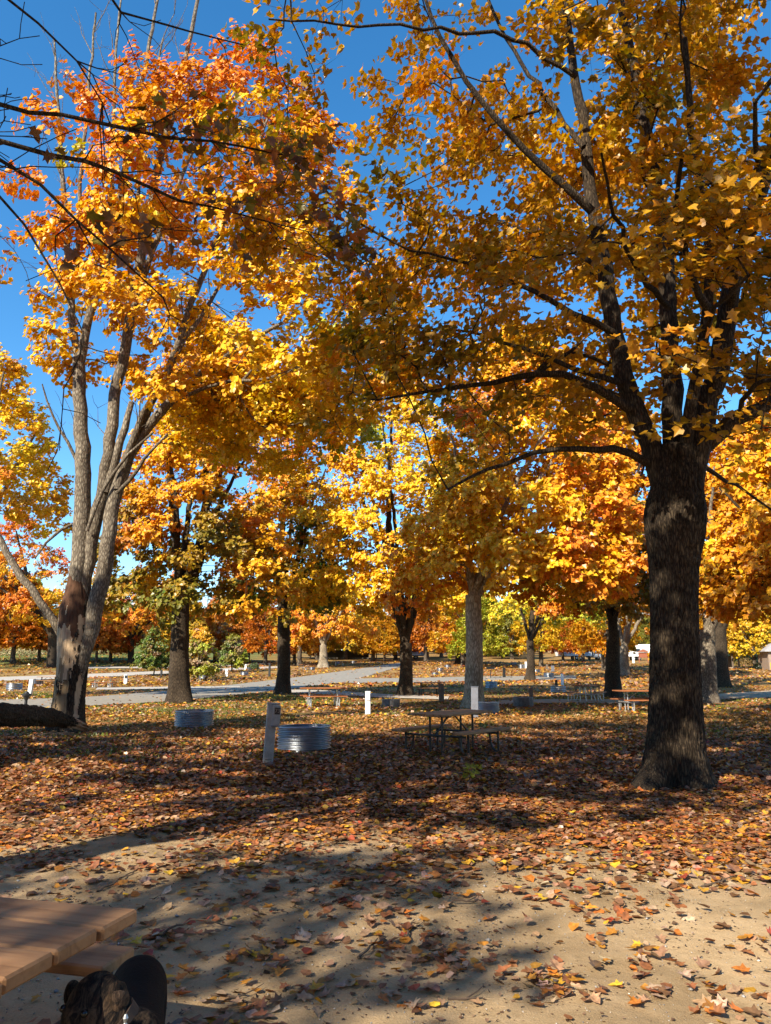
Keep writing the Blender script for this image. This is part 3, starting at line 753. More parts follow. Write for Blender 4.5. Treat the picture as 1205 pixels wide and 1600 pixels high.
    hgt = vc[:, 2] - off[2]; jag = fbm(np.stack([side * 13, vc[:, 1] * 13, hgt * 3.0], -1), 3, 6)
    front = (d2[:, 1] < .12)
    pale = front & (side < .12 + .5 * (jag - .5)) & (hgt > 1.5 + 2.2 * (jag - .5)) & (hgt < 2.6 + 1.5 * (jag - .5)) & (side > -.45)
    rot = front & (hgt >= 2.6 + 1.5 * (jag - .5)) & (side < .16 + .12 * (jag - .5))
    strip = front & (side > .17) & (side < .24 + .1 * (jag - .5)) & (hgt > .35) & (hgt < 1.25 + .8 * (jag - .5))
    low = front & (side < .0 + .2 * (jag - .5)) & (hgt > .25) & (hgt <= 1.5 + 2.2 * (jag - .5)) & (jag > .42)
    mi = np.full(len(q), 4); mi[low] = 3; mi[pale] = 1; mi[strip] = 1; mi[rot] = 2
    smooth_face = np.zeros((n, K)); f2 = ((mi > 0) & (mi < 4)).reshape(n - 1, K); smooth_face[:-1] = f2
    smooth_face = (smooth_face + np.roll(smooth_face, 1, 1)) / 2
    def dd(r_, t_, P_):
        full = dsp(r_, t_, P_); flat_ = r_ * .93 + flare(t_, P_[:, 2:3].repeat(K, 1)) + .02 * (fbm(np.stack([np.cos(t_) * 8, np.sin(t_) * 8, P_[:, 2:3].repeat(K, 1) * .8], -1), 3, 3) - .5)
        return full * (1 - smooth_face) + flat_ * smooth_face
    v, q = tube_np(C, rr, K, dd)
    root = empty('maple_tree', base)
    colf = blend([('yellow', 3.2, -1.3), ('gold', 2.6, -.2), ('orange', 3.2, 1.3), ('redorange', .45, .8), ('lime', .35, -1.2), ('amber', 1.4, .6)], 52, .38)
    finish_tree(t, root, off, [M['bark_grey'], M['bare_wood'], M['rot_wood'], M['bark_light'], M['bark_dark']], colf, 3,
                dict(nt=11, nl=10, L=(.35, .8), size=(.09, .145), axis=ax, flat=.5, droop=.4, sub=.6, clump=True, leaf_r=.06),
                furrow(.025, 12, 5, None, 19), 12, [(v, q, mi)])
    return tag(root, 'tall split maple on the left with bark torn off its grey trunk', 'tree')
M['bark_light'] = wood_mat('stripped_bark', (.24, .165, .09), (.085, .055, .03), .9, 2, 18)
left_maple()

# --- generic maple
def auto_maple(seed, base, h_trunk, r_trunk, crown_c, crown_r, n_cl, colf, lod=2, nt=12, nl=8, size=(.15, .232), L=(.4, .85), bark='bark_dark', limbs=5,
               stems=None, thin=.34, lean=(0, 0), bottom=-.88, kmax=9, up=1.0, keep=None, label=None, cat='tree', group=None, part=None, name='maple_tree', rep=None, flat=.55):
    t = Tree(seed); g = t.g; off = np.array(base); b = np.array(base, float)
    cc = np.array(crown_c, float)
    top = b + np.array([lean[0], lean[1], h_trunk])
    trunk = t.limb([b - (0, 0, .15), b * .6 + top * .4 + np.append(g.normal(0, .04, 2), 0), top], [r_trunk * 1.15, r_trunk, r_trunk * .95], 0, None, .85, .3, .01)
    tr2 = t.limb([top - np.array([0, 0, .2]), top * .5 + cc * .5 + np.append(g.normal(0, .25, 2), 0), cc + np.array([0, 0, crown_r[2] * .55])], [r_trunk * .7, r_trunk * .45, r_trunk * .15], 0, trunk[-1], .05, .4, .03)
    a0 = g.random() * 6.28
    for k in range(limbs):
        a = a0 + k * 6.28 / limbs + g.normal(0, .25); f = g.uniform(.5, .75); z0 = top[2] - .25 * g.random() * (h_trunk * .35)
        e = cc + np.array([math.cos(a) * crown_r[0] * f, math.sin(a) * crown_r[1] * f, g.uniform(-.25, .35) * crown_r[2]])
        s_ = np.array([top[0], top[1], z0]); mid = s_ * .5 + e * .5 + np.array([0, 0, .12 * crown_r[2]])
        t.limb([s_, mid, e], [r_trunk * .42, r_trunk * .3, r_trunk * .12], 0, trunk[-1 - (k % 2)], .2, .4, .04)
    pts = dome(g, n_cl, cc, crown_r, .2, seed)
    pts = pts[fbm(pts * .4, 3, seed) > thin]
    if keep is not None: pts = pts[keep(pts)]
    t.fill(pts, (b[0], b[1]), up)
    root = empty(name, base)
    def flare(th, z): return r_trunk * .8 * np.exp(-np.maximum(z - off[2], 0) / (r_trunk * 1.1)) * (.5 + .4 * np.cos(3 * th + seed))
    finish_tree(t, root, off, M[bark], colf, lod, dict(nt=nt, nl=nl, L=L, size=size, axis=(b[0], b[1]), flat=flat, droop=.4, sub=.62, clump=True, leaf_r=.06), furrow(.02, 10, 4, flare, seed), kmax, None, 0)
    if label: tag(root, label, cat, group)
    return root
def crown_px(u0, u1, v0, v1, Y, dy=1.0):
    a, b_ = at(u0, (v0 + v1) / 2, Y), at(u1, (v0 + v1) / 2, Y); top, bot = at((u0 + u1) / 2, v0, Y), at((u0 + u1) / 2, v1, Y)
    rx = (b_.x - a.x) / 2; return ((a.x + b_.x) / 2, Y, (top.z + bot.z) / 2), (rx, rx * dy, (top.z - bot.z) / 2)
def mid_tree(seed, u, v, wpx, box, fields, n_cl, label, fork_v, dy=1.0, scale=.4, yoff=0, **kw):
    b = gnd(u, v); c, r = crown_px(*box, b.y + yoff, dy); fk = at(u, fork_v, b.y)
    rt = wpx / 2 * b.y / F_PX
    return auto_maple(seed, tuple(b), fk.z - b.z, rt, c, r, int(n_cl * 1.15), blend(fields, seed * 3, scale), label=label, lean=(fk.x - b.x, 0), **kw)

mid_tree(101, 282, 1098, 28, (160, 465, 480, 940), [('gold', 3), ('orange', 2), ('yellow', 1.5), ('olive', .8, -1.6), ('green', .3, -1.8), ('yellow', 1.5)], 330,
         'thick dark-trunked maple with green and gold leaves behind the left metal fire ring', 945, yoff=1.0, nt=12, nl=8)
mid_tree(102, 443, 1084, 19, (350, 545, 620, 930), [('gold', 2), ('yellow', 2), ('olive', .9, -1.2), ('green', .3, -1.6), ('orange', 1.4), ('amber', 1.5)], 240,
         'slim dark maple with olive and gold leaves standing at the near edge of the road', 950, nt=12, nl=8)
mid_tree(103, 634, 1087, 19, (455, 770, 545, 925), [('yellow', 6), ('lemon', 3), ('gold', 2.5), ('orange', .4, .8)], 360,
         'bright yellow maple forking into several dark stems right of the road', 1005, limbs=7, nt=12, nl=8)
mid_tree(104, 740, 1108, 26, (610, 1010, 500, 900), [('gold', 4.2), ('orange', 4.0), ('yellow', 3.4, -.3), ('redorange', .9, .3)], 420,
         'pale straight-trunked maple with orange and yellow crown behind the picnic table', 930, bark='bark_pale', yoff=.8, nt=12, nl=8)
mid_tree(105, 958, 1090, 21, (850, 1065, 610, 935), [('orange', 3), ('gold', 2.5), ('olive', 1.2, -.8), ('amber', 2), ('yellow', .8)], 260,
         'dark maple with a sunlit patch low on its trunk left of the big right trunk', 985, yoff=.5, nt=12, nl=10)
mid_tree(106, 1105, 1098, 24, (1040, 1290, 630, 915), [('amber', 3), ('gold', 3), ('olive', 2, -.6), ('yellow', 1), ('orange', .8)], 300,
         'maple with pale sunlit lower trunk just right of the big right trunk', 985, bark='bark_grey', yoff=.5, nt=12, nl=9)
mid_tree(107, 1124, 1074, 22, (1030, 1330, 710, 930), [('amber', 3), ('gold', 2), ('yellow', 1.6), ('lime', .6, -1), ('orange', 1)], 260,
         'darker leaning maple half hidden behind the pale trunk at right', 985, yoff=1)
mid_tree(108, 828, 1063, 12, (755, 945, 830, 965), [('lemon', 3, -.8), ('lime', 3, -.8), ('yellow', 2), ('gold', 1.5, .8), ('green', 1, -.5)], 220,
         'lime and yellow maple with slender mottled trunk between the fire rings', 1000, nt=7, nl=8, size=(.18, .26))
mid_tree(109, 975, 1056, 14, (900, 1090, 790, 950), [('orange', 3), ('redorange', 1.5), ('gold', 2), ('olive', 1)], 220,
         'forked grey-trunked orange maple standing beside the parked campers', 1010, bark='bark_grey', size=(.18, .26))
mid_tree(110, 82, 1043, 14, (-110, 150, 790, 970), [('orange', 3.4), ('redorange', 2), ('yellow', 2, -.9), ('gold', 1)], 300,
         'broad orange and red maple behind the split trunk at far left', 990, size=(.18, .27))
mid_tree(111, -70, 1092, 24, (-200, 125, 520, 800), [('yellow', 4), ('lemon', 1.6), ('gold', 2), ('orange', .8), ('olive', .6)], 230,
         'yellow maple whose boughs reach in at the left edge of the photo', 930, bark='bark_grey', thin=.42)
mid_tree(112, 205, 1036, 9, (135, 290, 890, 990), [('orange', 3), ('redorange', 2), ('gold', 1.4), ('yellow', .8, -.8)], 200,
         'low-hanging orange maple behind the small dark green tree', 1005, size=(.2, .3))
mid_tree(113, 505, 1043, 12, (445, 590, 880, 988), [('orange', 2.4), ('gold', 2.4), ('yellow', 2), ('redorange', .6)], 220,
         'maple with a stout pale trunk left of the road bend', 1008, bark='bark_pale', size=(.2, .3))
mid_tree(114, 716, 1038, 8, (680, 760, 950, 1005), [('red', 3), ('redorange', 2), ('orange', .6)], 150,
         'small scarlet maple just left of the pale straight trunk', 1018, size=(.2, .3))
mid_tree(115, 1300, 1120, 26, (1090, 1420, 560, 930), [('gold', 3), ('amber', 3), ('yellow', 1), ('olive', 1)], 220,
         'golden maple whose boughs fill the gap at the right edge of the photo', 985)

# --- young trees on the left
def young(seed, u, v, box, fields, label):
    b = gnd(u, v); c, r = crown_px(*box, b.y)
    return auto_maple(seed, tuple(b), (c[2] - r[2] * .75) - b.z, .07, c, r, 110, blend(fields, seed, .9), nt=8, nl=8, size=(.13, .22), L=(.25, .6), bark='bark_far', limbs=4, thin=.2, bottom=-.95, label=label, name='young_tree')
young(201, 240, 1056, (211, 268, 983, 1040), [('olive', 3), ('green', 3), ('brown', 1)], 'young round tree with dark green leaves beside the gravel lane')
young(202, 308, 1064, (288, 340, 978, 1048), [('lime', 2), ('olive', 2), ('tan', 2), ('gold', 1)], 'young tree turning yellow-green beside the roadside fire ring')
young(203, 362, 1050, (342, 386, 990, 1036), [('lime', 2), ('green', 2), ('tan', 1), ('olive', 2)], 'young fresh green tree left of a broken pale trunk')
young(204, 345, 1037, (300, 380, 960, 1028), [('tan', 3), ('rust', 1), ('amber', 1.5), ('olive', 1)], 'bushy tan-leaved tree behind the two young green trees')

# --- trees behind the camera and at its left: they shade the foreground and hang into view
def overhang():
    t = Tree(61); g = t.g; base = Vector((-6.6, 1.4, 0)); off = np.array(base)
    tr = t.limb([base - Vector((0, 0, .15)), base + Vector((.05, 0, 2)), base + Vector((.2, .1, 4.2))], [.36, .33, .32], 0, None, 2, .3, .01)
    l0 = t.limb([base + Vector((.2, .1, 4.0)), base + Vector((0, .2, 8)), base + Vector((.1, .4, 13))], [.26, .18, .06], 0, tr[-1], .2, .4, .03)
    def L(P, r0, r1, par): return t.limb(P, r0, r1, par, 2, .25, .012)
    def px(*q): return [at(u, v, y) for u, v, y in q]
    S = base + Vector((.2, .1, 4.1))
    b1 = L([S + Vector((0, 0, .8)), S + Vector((1.6, 1.2, 1.15))] + px((-60, 145, 4.6), (100, 176, 4.9), (200, 203, 5.1), (330, 221, 5.3), (480, 248, 5.5)), .06, .006, tr[-1])
    b2 = L([S, S + Vector((1.6, 1.3, .7))] + px((-60, 205, 4.8), (130, 252, 5.2), (280, 312, 5.5), (420, 346, 5.9), (535, 376, 6.3)), .062, .004, tr[-1])
    b3 = L([S - Vector((0, 0, .3)), S + Vector((1.4, 1.2, .3))] + px((-50, 220, 4.3), (60, 288, 4.5), (120, 340, 4.7), (170, 387, 4.8), (255, 465, 5.0)), .06, .006, tr[-1])
    b4 = L([S - Vector((0, 0, .5)), S + Vector((1.2, 1.0, .0))] + px((-40, 262, 4.0), (40, 350, 4.2), (95, 445, 4.4), (130, 520, 4.5)), .045, .005, tr[-1])
    b5 = L([S + Vector((0, 0, 1.4)), S + Vector((1.6, 1.4, 2.0))] + px((-40, -40, 4.6), (60, 40, 4.9), (120, 95, 5.1), (160, 160, 5.3)), .05, .006, tr[-1])
    b6 = L([S + Vector((0, 0, 2.0)), S + Vector((1.8, 2.0, 2.6))] + px((140, -50, 5.2), (190, 20, 5.5), (260, 40, 5.8), (380, 70, 6.2)), .05, .006, tr[-1])
    # bare side twigs and a few dark leaves on the boughs in view
    tips = []
    for b, n_ in ((b1, 16), (b2, 20), (b3, 16), (b4, 12), (b5, 14), (b6, 14)):
        for k in range(n_):
            i = b[g.integers(int(len(b) * .35), len(b))]; d = t.D[i]; side = np.cross(d, (0, .3, 1)) * g.choice([-1, 1])
            e = t.P[i] + nrm(d * .8 + side * g.uniform(.3, .9) + g.normal(0, .25, 3)) * g.uniform(.25, .9)
            mid_ = (t.P[i] + e) / 2 + g.normal(0, .05, 3)
            ids = t.limb([t.P[i], mid_, e], .007, .0025, i, 2, .12, .012); tips.append((e, nrm(e - t.P[i]), ids))
            for _ in range(2):
                j = ids[g.integers(1, len(ids))]; e2 = t.P[j] + nrm(t.D[j] + g.normal(0, .6, 3)) * g.uniform(.1, .35)
                t.limb([t.P[j], (t.P[j] + e2) / 2 + g.normal(0, .02, 3), e2], .0035, .0015, j, 2, .1, .006)
    pts = ellipsoid(g, 340, (-6.8, 2.3, 9.8), (5.0, 5.0, 4.3), .5, -.85, .25, 6)
    # boughs that would hang into the middle of the view have dropped their leaves
    ok = (pts[:, 2] - CAM_H) > np.maximum(pts[:, 1], 0) * 1.06 + 1.0
    ok |= np.abs(pts[:, 0]) > .56 * pts[:, 1] + 1.3
    t.fill(pts[ok], (-6.6, 1.4))
    root = empty('maple_tree', base)
    t.radii(); colf = blend([('amber', 2), ('rust', 1), ('olive', 2), ('orange', 1)], 5, .5)
    tw, lf = t.leaves(colf, nt=7, nl=8, L=(.35, .85), size=(.15, .21), axis=(-6.6, 1.4), droop=.4, sub=.5)
    t.wood('trunk', M['bark_dark'], root, tw, furrow(.03, 10, 5, None, 5), 12, 5, off)
    pos, X, Y, Z, sz, c = lf
    # leaves hung on the boughs that come into view
    spots = [(300, 210, 5.25, 26), (245, 205, 5.2, 16), (430, 235, 5.4, 26), (470, 245, 5.5, 18), (340, 330, 5.6, 14), (240, 190, 5.2, 14), (390, 330, 5.7, 18), (520, 330, 6.1, 34), (545, 385, 6.2, 40),
             (200, 370, 4.9, 12), (150, 330, 4.8, 6), (30, 240, 4.5, 5), (120, 395, 4.6, 6), (480, 225, 5.5, 14), (225, 370, 5.0, 10), (360, 385, 5.7, 8)]
    P_ = []; 
    for u, v, y, n_ in spots:
        P_.append(np.array(at(u, v, y)) + g.normal(0, .11, (n_, 3)) * np.array([1.25, 1, .85]))
    P_ = np.concatenate(P_); m = len(P_)
    tip = nrm(g.normal(0, .5, (m, 3)) + np.array([.2, 0, -.6])); nn = g.normal(0, .7, (m, 3)) + np.array([0, -.5, .5])
    x2, y2, z2 = leaf_axes(nn, tip); pal = np.array([PAL['brown'], PAL['rust'], PAL['olive'], (.10, .055, .015), (.16, .08, .02), (.3, .09, .02)])
    cP = pal[g.integers(0, len(pal), m)] * (1 + g.normal(0, .12, (m, 1)))
    sP = g.uniform(.08, .125, m)
    vm = np_mesh('leaf', LOD0, [F0], False, np.ones((len(LOD0), 3))); vm.materials.append(M['leaf'])
    order = np.argsort(P_[:, 1])[:290]
    for q in range(m):
        if q not in set(order.tolist()): continue
        o = obj('leaf', vm, None, root); s_ = sP[q]; p = P_[q] - off
        o.matrix_basis = Matrix([[x2[q, i] * s_, y2[q, i] * s_, z2[q, i] * s_, p[i]] for i in range(3)] + [[0, 0, 0, 1]]); o.color = (*np.clip(cP[q], .01, 1), 1)
    cr = obj('crown', leaf_mesh('crown', pos - off, X, Y, Z, sz, c, 2), M['leaf'], root); cr['kind'] = 'stuff'
    tag(root, 'maple out of view at left whose dark bare boughs cross the upper left sky', 'tree')
overhang()
auto_maple(71, (-9.1, -6.3, 0), 5.2, .2, (-9.0, -6.0, 8.6), (2.5, 2.9, 1.5), 110, blend([('gold', 2), ('amber', 1)], 5, .5), lod=1, size=(.12, .18), nt=4, nl=5, label='maple behind the viewer that shades the near picnic table', thin=.40)  # unseen tree; its sparse flat crown is shaped to dapple the table
auto_maple(73, (2.2, -2.8, 0), 8.5, .38, (-.4, .4, 15.2), (5.2, 5.0, 3.8), 260, blend([('gold', 2), ('amber', 1)], 5, .5), lod=2, size=(.15, .23), nt=6, nl=8, label='unseen tall maple added overhead to shade the big right crown', thin=.44)  # unseen tree, added so its high crown darkens the right maple
auto_maple(72, (-17.5, 4.0, 0), 3.8, .35, (-17, 4.2, 10), (5.6, 5.6, 5.8), 300, blend([('gold', 2), ('orange', 1)], 5, .5), lod=2, size=(.16, .24), nt=7, nl=8, label='maple left of the view that shades the ground before the split trunk', thin=.3)

# --- rows of trees further off: four kinds, copied
def proto(seed, h, rt, crown_r, zc, n_cl, bark):
    cf = lambda p, u, g: np.clip(.72 + .5 * (fbm(p * .6, 2, seed)[:, None] - .5) + g.normal(0, .10, (len(p), 1)), .3, 1.2) * (1 + g.normal(0, .05, (len(p), 3)) * np.array([1, 1.6, 1]))
    return auto_maple(seed, (0, 0, 0), h, rt, (0, 0, zc), crown_r, n_cl, cf, nt=9, nl=8, size=(.22, .34), L=(.5, 1.0), bark=bark, limbs=5, thin=.3)
protos = [proto(301, 3.4, .30, (5.2, 5.2, 5.2), 8.2, 210, 'bark_far'), proto(302, 4.0, .34, (4.6, 4.6, 6.2), 9.6, 220, 'bark_far'),
          proto(303, 3.0, .26, (5.6, 5.6, 4.4), 7.0, 210, 'bark_far'), proto(304, 3.6, .36, (4.4, 4.4, 5.4), 8.4, 190, 'bark_grey')]
TINT = {'orange': (.80, .26, .022), 'gold': (.92, .47, .025), 'amber': (.80, .34, .02), 'yellow': (.95, .60, .03), 'red-orange': (.74, .17, .03), 'red': (.58, .075, .03), 'olive': (.34, .30, .04), 'lime-yellow': (.62, .58, .05)}
def place_tree(k, x, y, col, sc, rz, label, group, first):
    o = protos[k] if first else copy_tree(protos[k])
    o.location = (x, y, tz(x, y) - .05); o.scale = (sc, sc, sc * random.uniform(.92, 1.1)); o.rotation_euler = (0, 0, rz)
    for c in o.children:
        if c.name.startswith('crown'): c.color = (*TINT[col], 1)
    tag(o, label, 'tree', group); return o
used = set()
def far_tree(u, v, col, sc=1.0, k=None, label=None, group='far maples behind the campsites'):
    b = gnd(u, v); k = random.randrange(4) if k is None else k; f = k not in used; used.add(k)
    return place_tree(k, b.x, b.y, col, sc, random.random() * 6.28, label, group, f)
named_far = [(387, 1036, 'orange', .9, 3, 'orange maple with a bare pale trunk far beyond the young trees'), (583, 1033, 'gold', .95, 3, 'golden maple with a straight pale trunk right at the road bend'),
             (415, 1040, 'orange', .9, 0, 'orange maple far behind the slim roadside maple'), (468, 1041, 'gold', .95, 1, 'golden maple left of the stout pale trunk'),
             (540, 1031, 'yellow', 1.0, 0, 'dark leaning yellow maple in front of the dark shelter'), (668, 1032, 'orange', .9, 3, 'pale forked maple right of the yellow forking one'),
             (846, 1042, 'yellow', .9, 1, 'yellow maple behind the lime one, sunlit at its foot'), (880, 1033, 'red-orange', .9, 2, 'red-orange maple left of the white camper'),
             (912, 1035, 'orange', .9, 0, 'dark-trunked orange maple in front of the white camper'), (945, 1048, 'gold', .95, 1, 'very dark trunk just left of the sun-patched maple'),
             (800, 1030, 'olive', 1.0, 0, 'olive-leaved maple in the dark row right of centre'), (786, 1029, 'gold', 1.0, 2, 'gold maple in the dark row right of centre'),
             (650, 1028, 'lime-yellow', 1.0, 1, 'lime-yellow maple behind the grey trailer'), (1085, 1058, 'gold', .9, 1, 'golden maple between the two right trunks, far back'),
             (1180, 1045, 'yellow', .85, 2, 'yellow maple over the small building at right edge'), (300, 1036, 'orange', .85, 2, 'orange maple behind the thick dark trunk'),
             (601, 1034, 'gold', .8, 2, 'low golden maple left of the yellow forking one, behind the road'), (618, 1031, 'amber', 1.0, 1, 'amber maple directly behind the yellow forking one'), (495, 1031, 'yellow', .9, 2, 'yellow maple behind the stout pale trunk'), (150, 1036, 'orange', .75, 2, 'low orange maple right behind the split trunk'), (172, 1034, 'red-orange', .8, 0, 'red-orange maple between the split trunk and the small dark tree'), (335, 1034, 'amber', .8, 2, 'low amber maple between the two young green trees'), (262, 1033, 'gold', .8, 2, 'low gold maple left of the thick dark trunk'), (60, 1033, 'gold', .85, 2, 'low gold maple left of the split trunk'), (20, 1036, 'orange', 1.0, 0, 'orange maple on the grassy rise at far left')]
for u, v, c, sc, k, lab in named_far: far_tree(u, v, c, sc, k, lab, None)
random.seed(11)
cols = ['orange', 'gold', 'yellow', 'gold', 'olive', 'orange', 'amber', 'lime-yellow', 'yellow', 'orange', 'red-orange']
placed = []
ANCH = [(60, 'the far-left rise'), (110, 'the split trunk'), (240, 'the small dark green tree'), (282, 'the thick dark trunk'), (308, 'the young yellow-green tree'), (362, 'the young fresh green tree'), (387, 'the bare pale trunk'),
        (443, 'the slim roadside maple'), (505, 'the stout pale trunk'), (540, 'the open shelter'), (583, 'the pale trunk at the bend'), (634, 'the yellow forking maple'), (668, 'the pale forked maple'), (716, 'the scarlet maple'), (740, 'the pale straight trunk'),
        (790, 'the row of dark trunks'), (828, 'the lime maple'), (846, 'the maple sunlit at its foot'), (897, 'the white camper'), (934, 'the pale blue pickup'), (958, 'the sun-patched maple'), (988, 'the right-hand camper'), (1055, 'the big right trunk'), (1105, 'the pale sunlit trunk'), (1141, 'the dark kiosk'), (1185, 'the brown building')]
seen_lab = {}
def where(x, y):
    z = tz(x, y); cd = y * CP + (z - CAM_H) * SP; u = U0 + F_PX * x / cd
    a = min(ANCH, key=lambda q: abs(q[0] - u)); d = u - a[0]
    return ('far ' if abs(d) > 45 else 'just ' if abs(d) > 7 else '') + ('left of ' if d < -7 else 'right of ' if d > 7 else 'straight behind ') + a[1]
n_f = 0
while n_f < 62:
    y = random.uniform(105, 240); x = random.uniform(-.62, .62) * y
    if y < 190 and abs(x - (-.02 * y)) < 5 or any((x - a) ** 2 + (y - b) ** 2 < 36 for a, b in placed): continue
    if x < -.28 * y and y < 150: continue
    if .22 * y < x < .36 * y and y < 165: continue
    placed.append((x, y)); c = random.choice(cols); k = random.randrange(4); n_f += 1
    dist_w = 'mid-distance' if y < 150 else 'distant' if y < 200 else 'very distant'
    place_tree(k, x, y, c, random.uniform(.8, 1.15), random.random() * 6.28, f'{dist_w} {c} maple {where(x, y)}', 'distant maples of the wooded background', k not in used); used.add(k)
g9 = random.Random(5)
for i in range(26):     # unseen maples added round the viewer to block sky and bounce warm light
    a = R(95 + 170 * (i + g9.random()) / 26); d = g9.uniform(24, 44) if i % 2 else g9.uniform(40, 62)
    x, y = d * math.sin(a), d * math.cos(a)
    if i >= 13: x, y = -x, y
    a = R(100 + 160 * i / 25); x, y = d * math.sin(a), d * math.cos(a)
    k = i % 4; c = ['gold', 'orange', 'yellow', 'amber'][i % 4]
    place_tree(k, x, y, c, g9.uniform(1.0, 1.35), g9.random() * 6.28, 'unseen maple added behind the viewer to screen off the sky', 'unseen maples added as a sky screen', False)
for y0 in (262, 300):
    for i in range(26):
        x = (-.64 + 1.28 * (i + random.uniform(.1, .9)) / 26) * y0; y = y0 + random.uniform(-14, 14); c = random.choice(cols); k = random.randrange(4)
        place_tree(k, x, y, c, random.uniform(.95, 1.4), random.random() * 6.28, f'{c} {"front" if y0 < 280 else "back"}-row wood tree {where(x, y)}', 'trees of the far wood that closes the view', False)

g = np.random.default_rng(17); n = 42000
th_ = g.uniform(-.72, .72, n); yy = 322 + g.uniform(-7, 7, n); xx = np.tan(th_) * yy; top_ = 7 + 11 * fbm(np.stack([xx * .05, 0 * xx, 0 * xx], -1), 3, 8)
P = np.stack([xx, yy, terrain(xx, yy) + top_ * g.random(n) ** .8], -1); X, Y, Z = leaf_axes(g.normal(0, 1, (n, 3)) + np.array([0, -.8, .5]), g.normal(0, 1, (n, 3)))
pal = np.array([PAL['olive'], PAL['brown'], PAL['green'], PAL['tan'], (.3, .2, .05)]); zone = (fbm(P * .06, 2, 3) * 9).astype(int) % 5
c = np.clip(pal[np.where(g.random(n) < .6, zone, g.integers(0, 5, n))] * (1 + g.normal(0, .2, (n, 1))), .01, 1)
tag(obj('woodland_edge', leaf_mesh('woodland_edge', P, X, Y, Z, g.uniform(.9, 1.7, n), c, 2), M['leaf']), kind='stuff')

# --- spruce behind the building at right
def spruce(u, v, h, r, seed, label):
    b = gnd(u, v); g = np.random.default_rng(seed); root = empty('spruce_tree', b)
    MB().tube([(0, 0, -.1), (0, 0, h * .5), (0, 0, h)], [.18, .11, .02], 8).build('trunk', M['bark_far'], root, True)
    P = []; D_ = []
    for k in range(int(h / .28)):
        z = .5 + k * .28; rr = r * max(.02, 1 - z / h) ** .85 * g.uniform(.85, 1.15)
        for a in np.linspace(0, 6.28, 13, endpoint=False) + g.random() * 6:
            a = a + g.normal(0, .1); m = max(2, int(rr / .16))
            for q in np.linspace(.2, 1, m):
                P.append((math.cos(a) * rr * q + g.normal(0, .05), math.sin(a) * rr * q + g.normal(0, .05), z - .32 * rr * q + g.normal(0, .05))); D_.append((math.cos(a), math.sin(a), -.25))
    P = np.array(P); D_ = np.array(D_) + g.normal(0, .35, (len(P), 3)); X, Y, Z = leaf_axes(np.array([0, 0, 1.]) + g.normal(0, .4, (len(P), 3)), D_)
    c = np.clip(np.array([.055, .085, .05]) * (1 + g.normal(0, .25, (len(P), 1))), .01, 1)
    obj('crown', leaf_mesh('crown', P, X, Y, Z, g.uniform(.3, .48, len(P)), c, 2), M['leaf'], root)
    tag(root, label, 'tree')
spruce(1150, 1037, 9.0, 4.2, 5, 'dark spruce standing behind the small building at right')
spruce(1176, 1035, 8.0, 3.6, 6, 'grey-green spruce nearest the right edge of the photo')
spruce(792, 1026, 9.0, 3.4, 7, 'small dark spruce far behind the row of trunks')

# ------------------------------------------------------------------ fire rings
def ring_prof(ribs, h, r):
    out = []
    n = ribs * 12
    for i in range(n + 1):
        a = i / n; out.append((r + .017 * math.cos(a * ribs * 2 * math.pi), a * h))
    inner = [(q - .006, z) for q, z in out[::-1]]
    return out + [(r + .016, h + .004), (r + .018, h + .014), (r + .004, h + .020), (r - .012, h + .012)] + inner
def fire_ring(k=56, ribs=7, m='galv'):
    root = empty('fire_ring')
    wl_ = MB().lathe(ring_prof(ribs, .42, .475), k).build('wall', M[m], root)
    wl_.data.polygons.foreach_set('use_smooth', [True] * len(wl_.data.polygons))
    MB().lathe([(.462, .06), (.30, .09), (.12, .075), (.01, .085)], 24, cap1=True).build('ash_bed', M['ash'], root, True)
    MB().box((0, -.487, .21), (.03, .012, .40), None, .003).build('seam', M['galv_dull'], root)
    return root
ring0, ring_far, ring_dark = None, None, None
def ring(u, v, wpx, label, kind='near', group='metal fire rings at the campsites', h=1.0):
    global ring0, ring_far, ring_dark
    b = gnd(u, v)
    if kind == 'near':
        o = fire_ring() if ring0 is None else copy_tree(ring0); ring0 = ring0 or o
    elif kind == 'dark':
        o = fire_ring(48, 9, 'galv_dull') if ring_dark is None else copy_tree(ring_dark); ring_dark = ring_dark or o
    else:
        o = fire_ring(32, 4) if ring_far is None else copy_tree(ring_far); ring_far = ring_far or o
    s = wpx / F_PX * (b.y * CP) / .97
    yy = b.y + .47 * s; x = b.x * yy / b.y
    o.location = (x, yy, float(ground_z(x, yy)) - .012); o.scale = (s, s, s * h); o.rotation_euler = (R(random.uniform(-1, 1)), R(random.uniform(-1.2, 1.2)), random.random() * 6.28)
    tag(o, label, 'fire ring', group); return o
ring(475, 1177, 85, 'largest corrugated metal fire ring, right beside the numbered grey post')
ring(303, 1138, 60, 'corrugated fire ring standing before the thick dark trunk at left', h=.95)
ring(762, 1115, 38, 'shiny ribbed fire ring touching the slate post behind the picnic table')
ring(611, 1106, 29, 'ribbed fire ring at the foot of the yellow forking maple', 'dark')
ring(818, 1104, 32, 'sooty ribbed fire ring beside a grey-brown post, right of the table', 'dark')
ring(873, 1083, 24, 'blue-grey fire ring in the shade next to a dark post', 'far')
ring(768, 1075, 19, 'smooth bright fire ring right of the pale straight trunk', 'far', h=1.2)
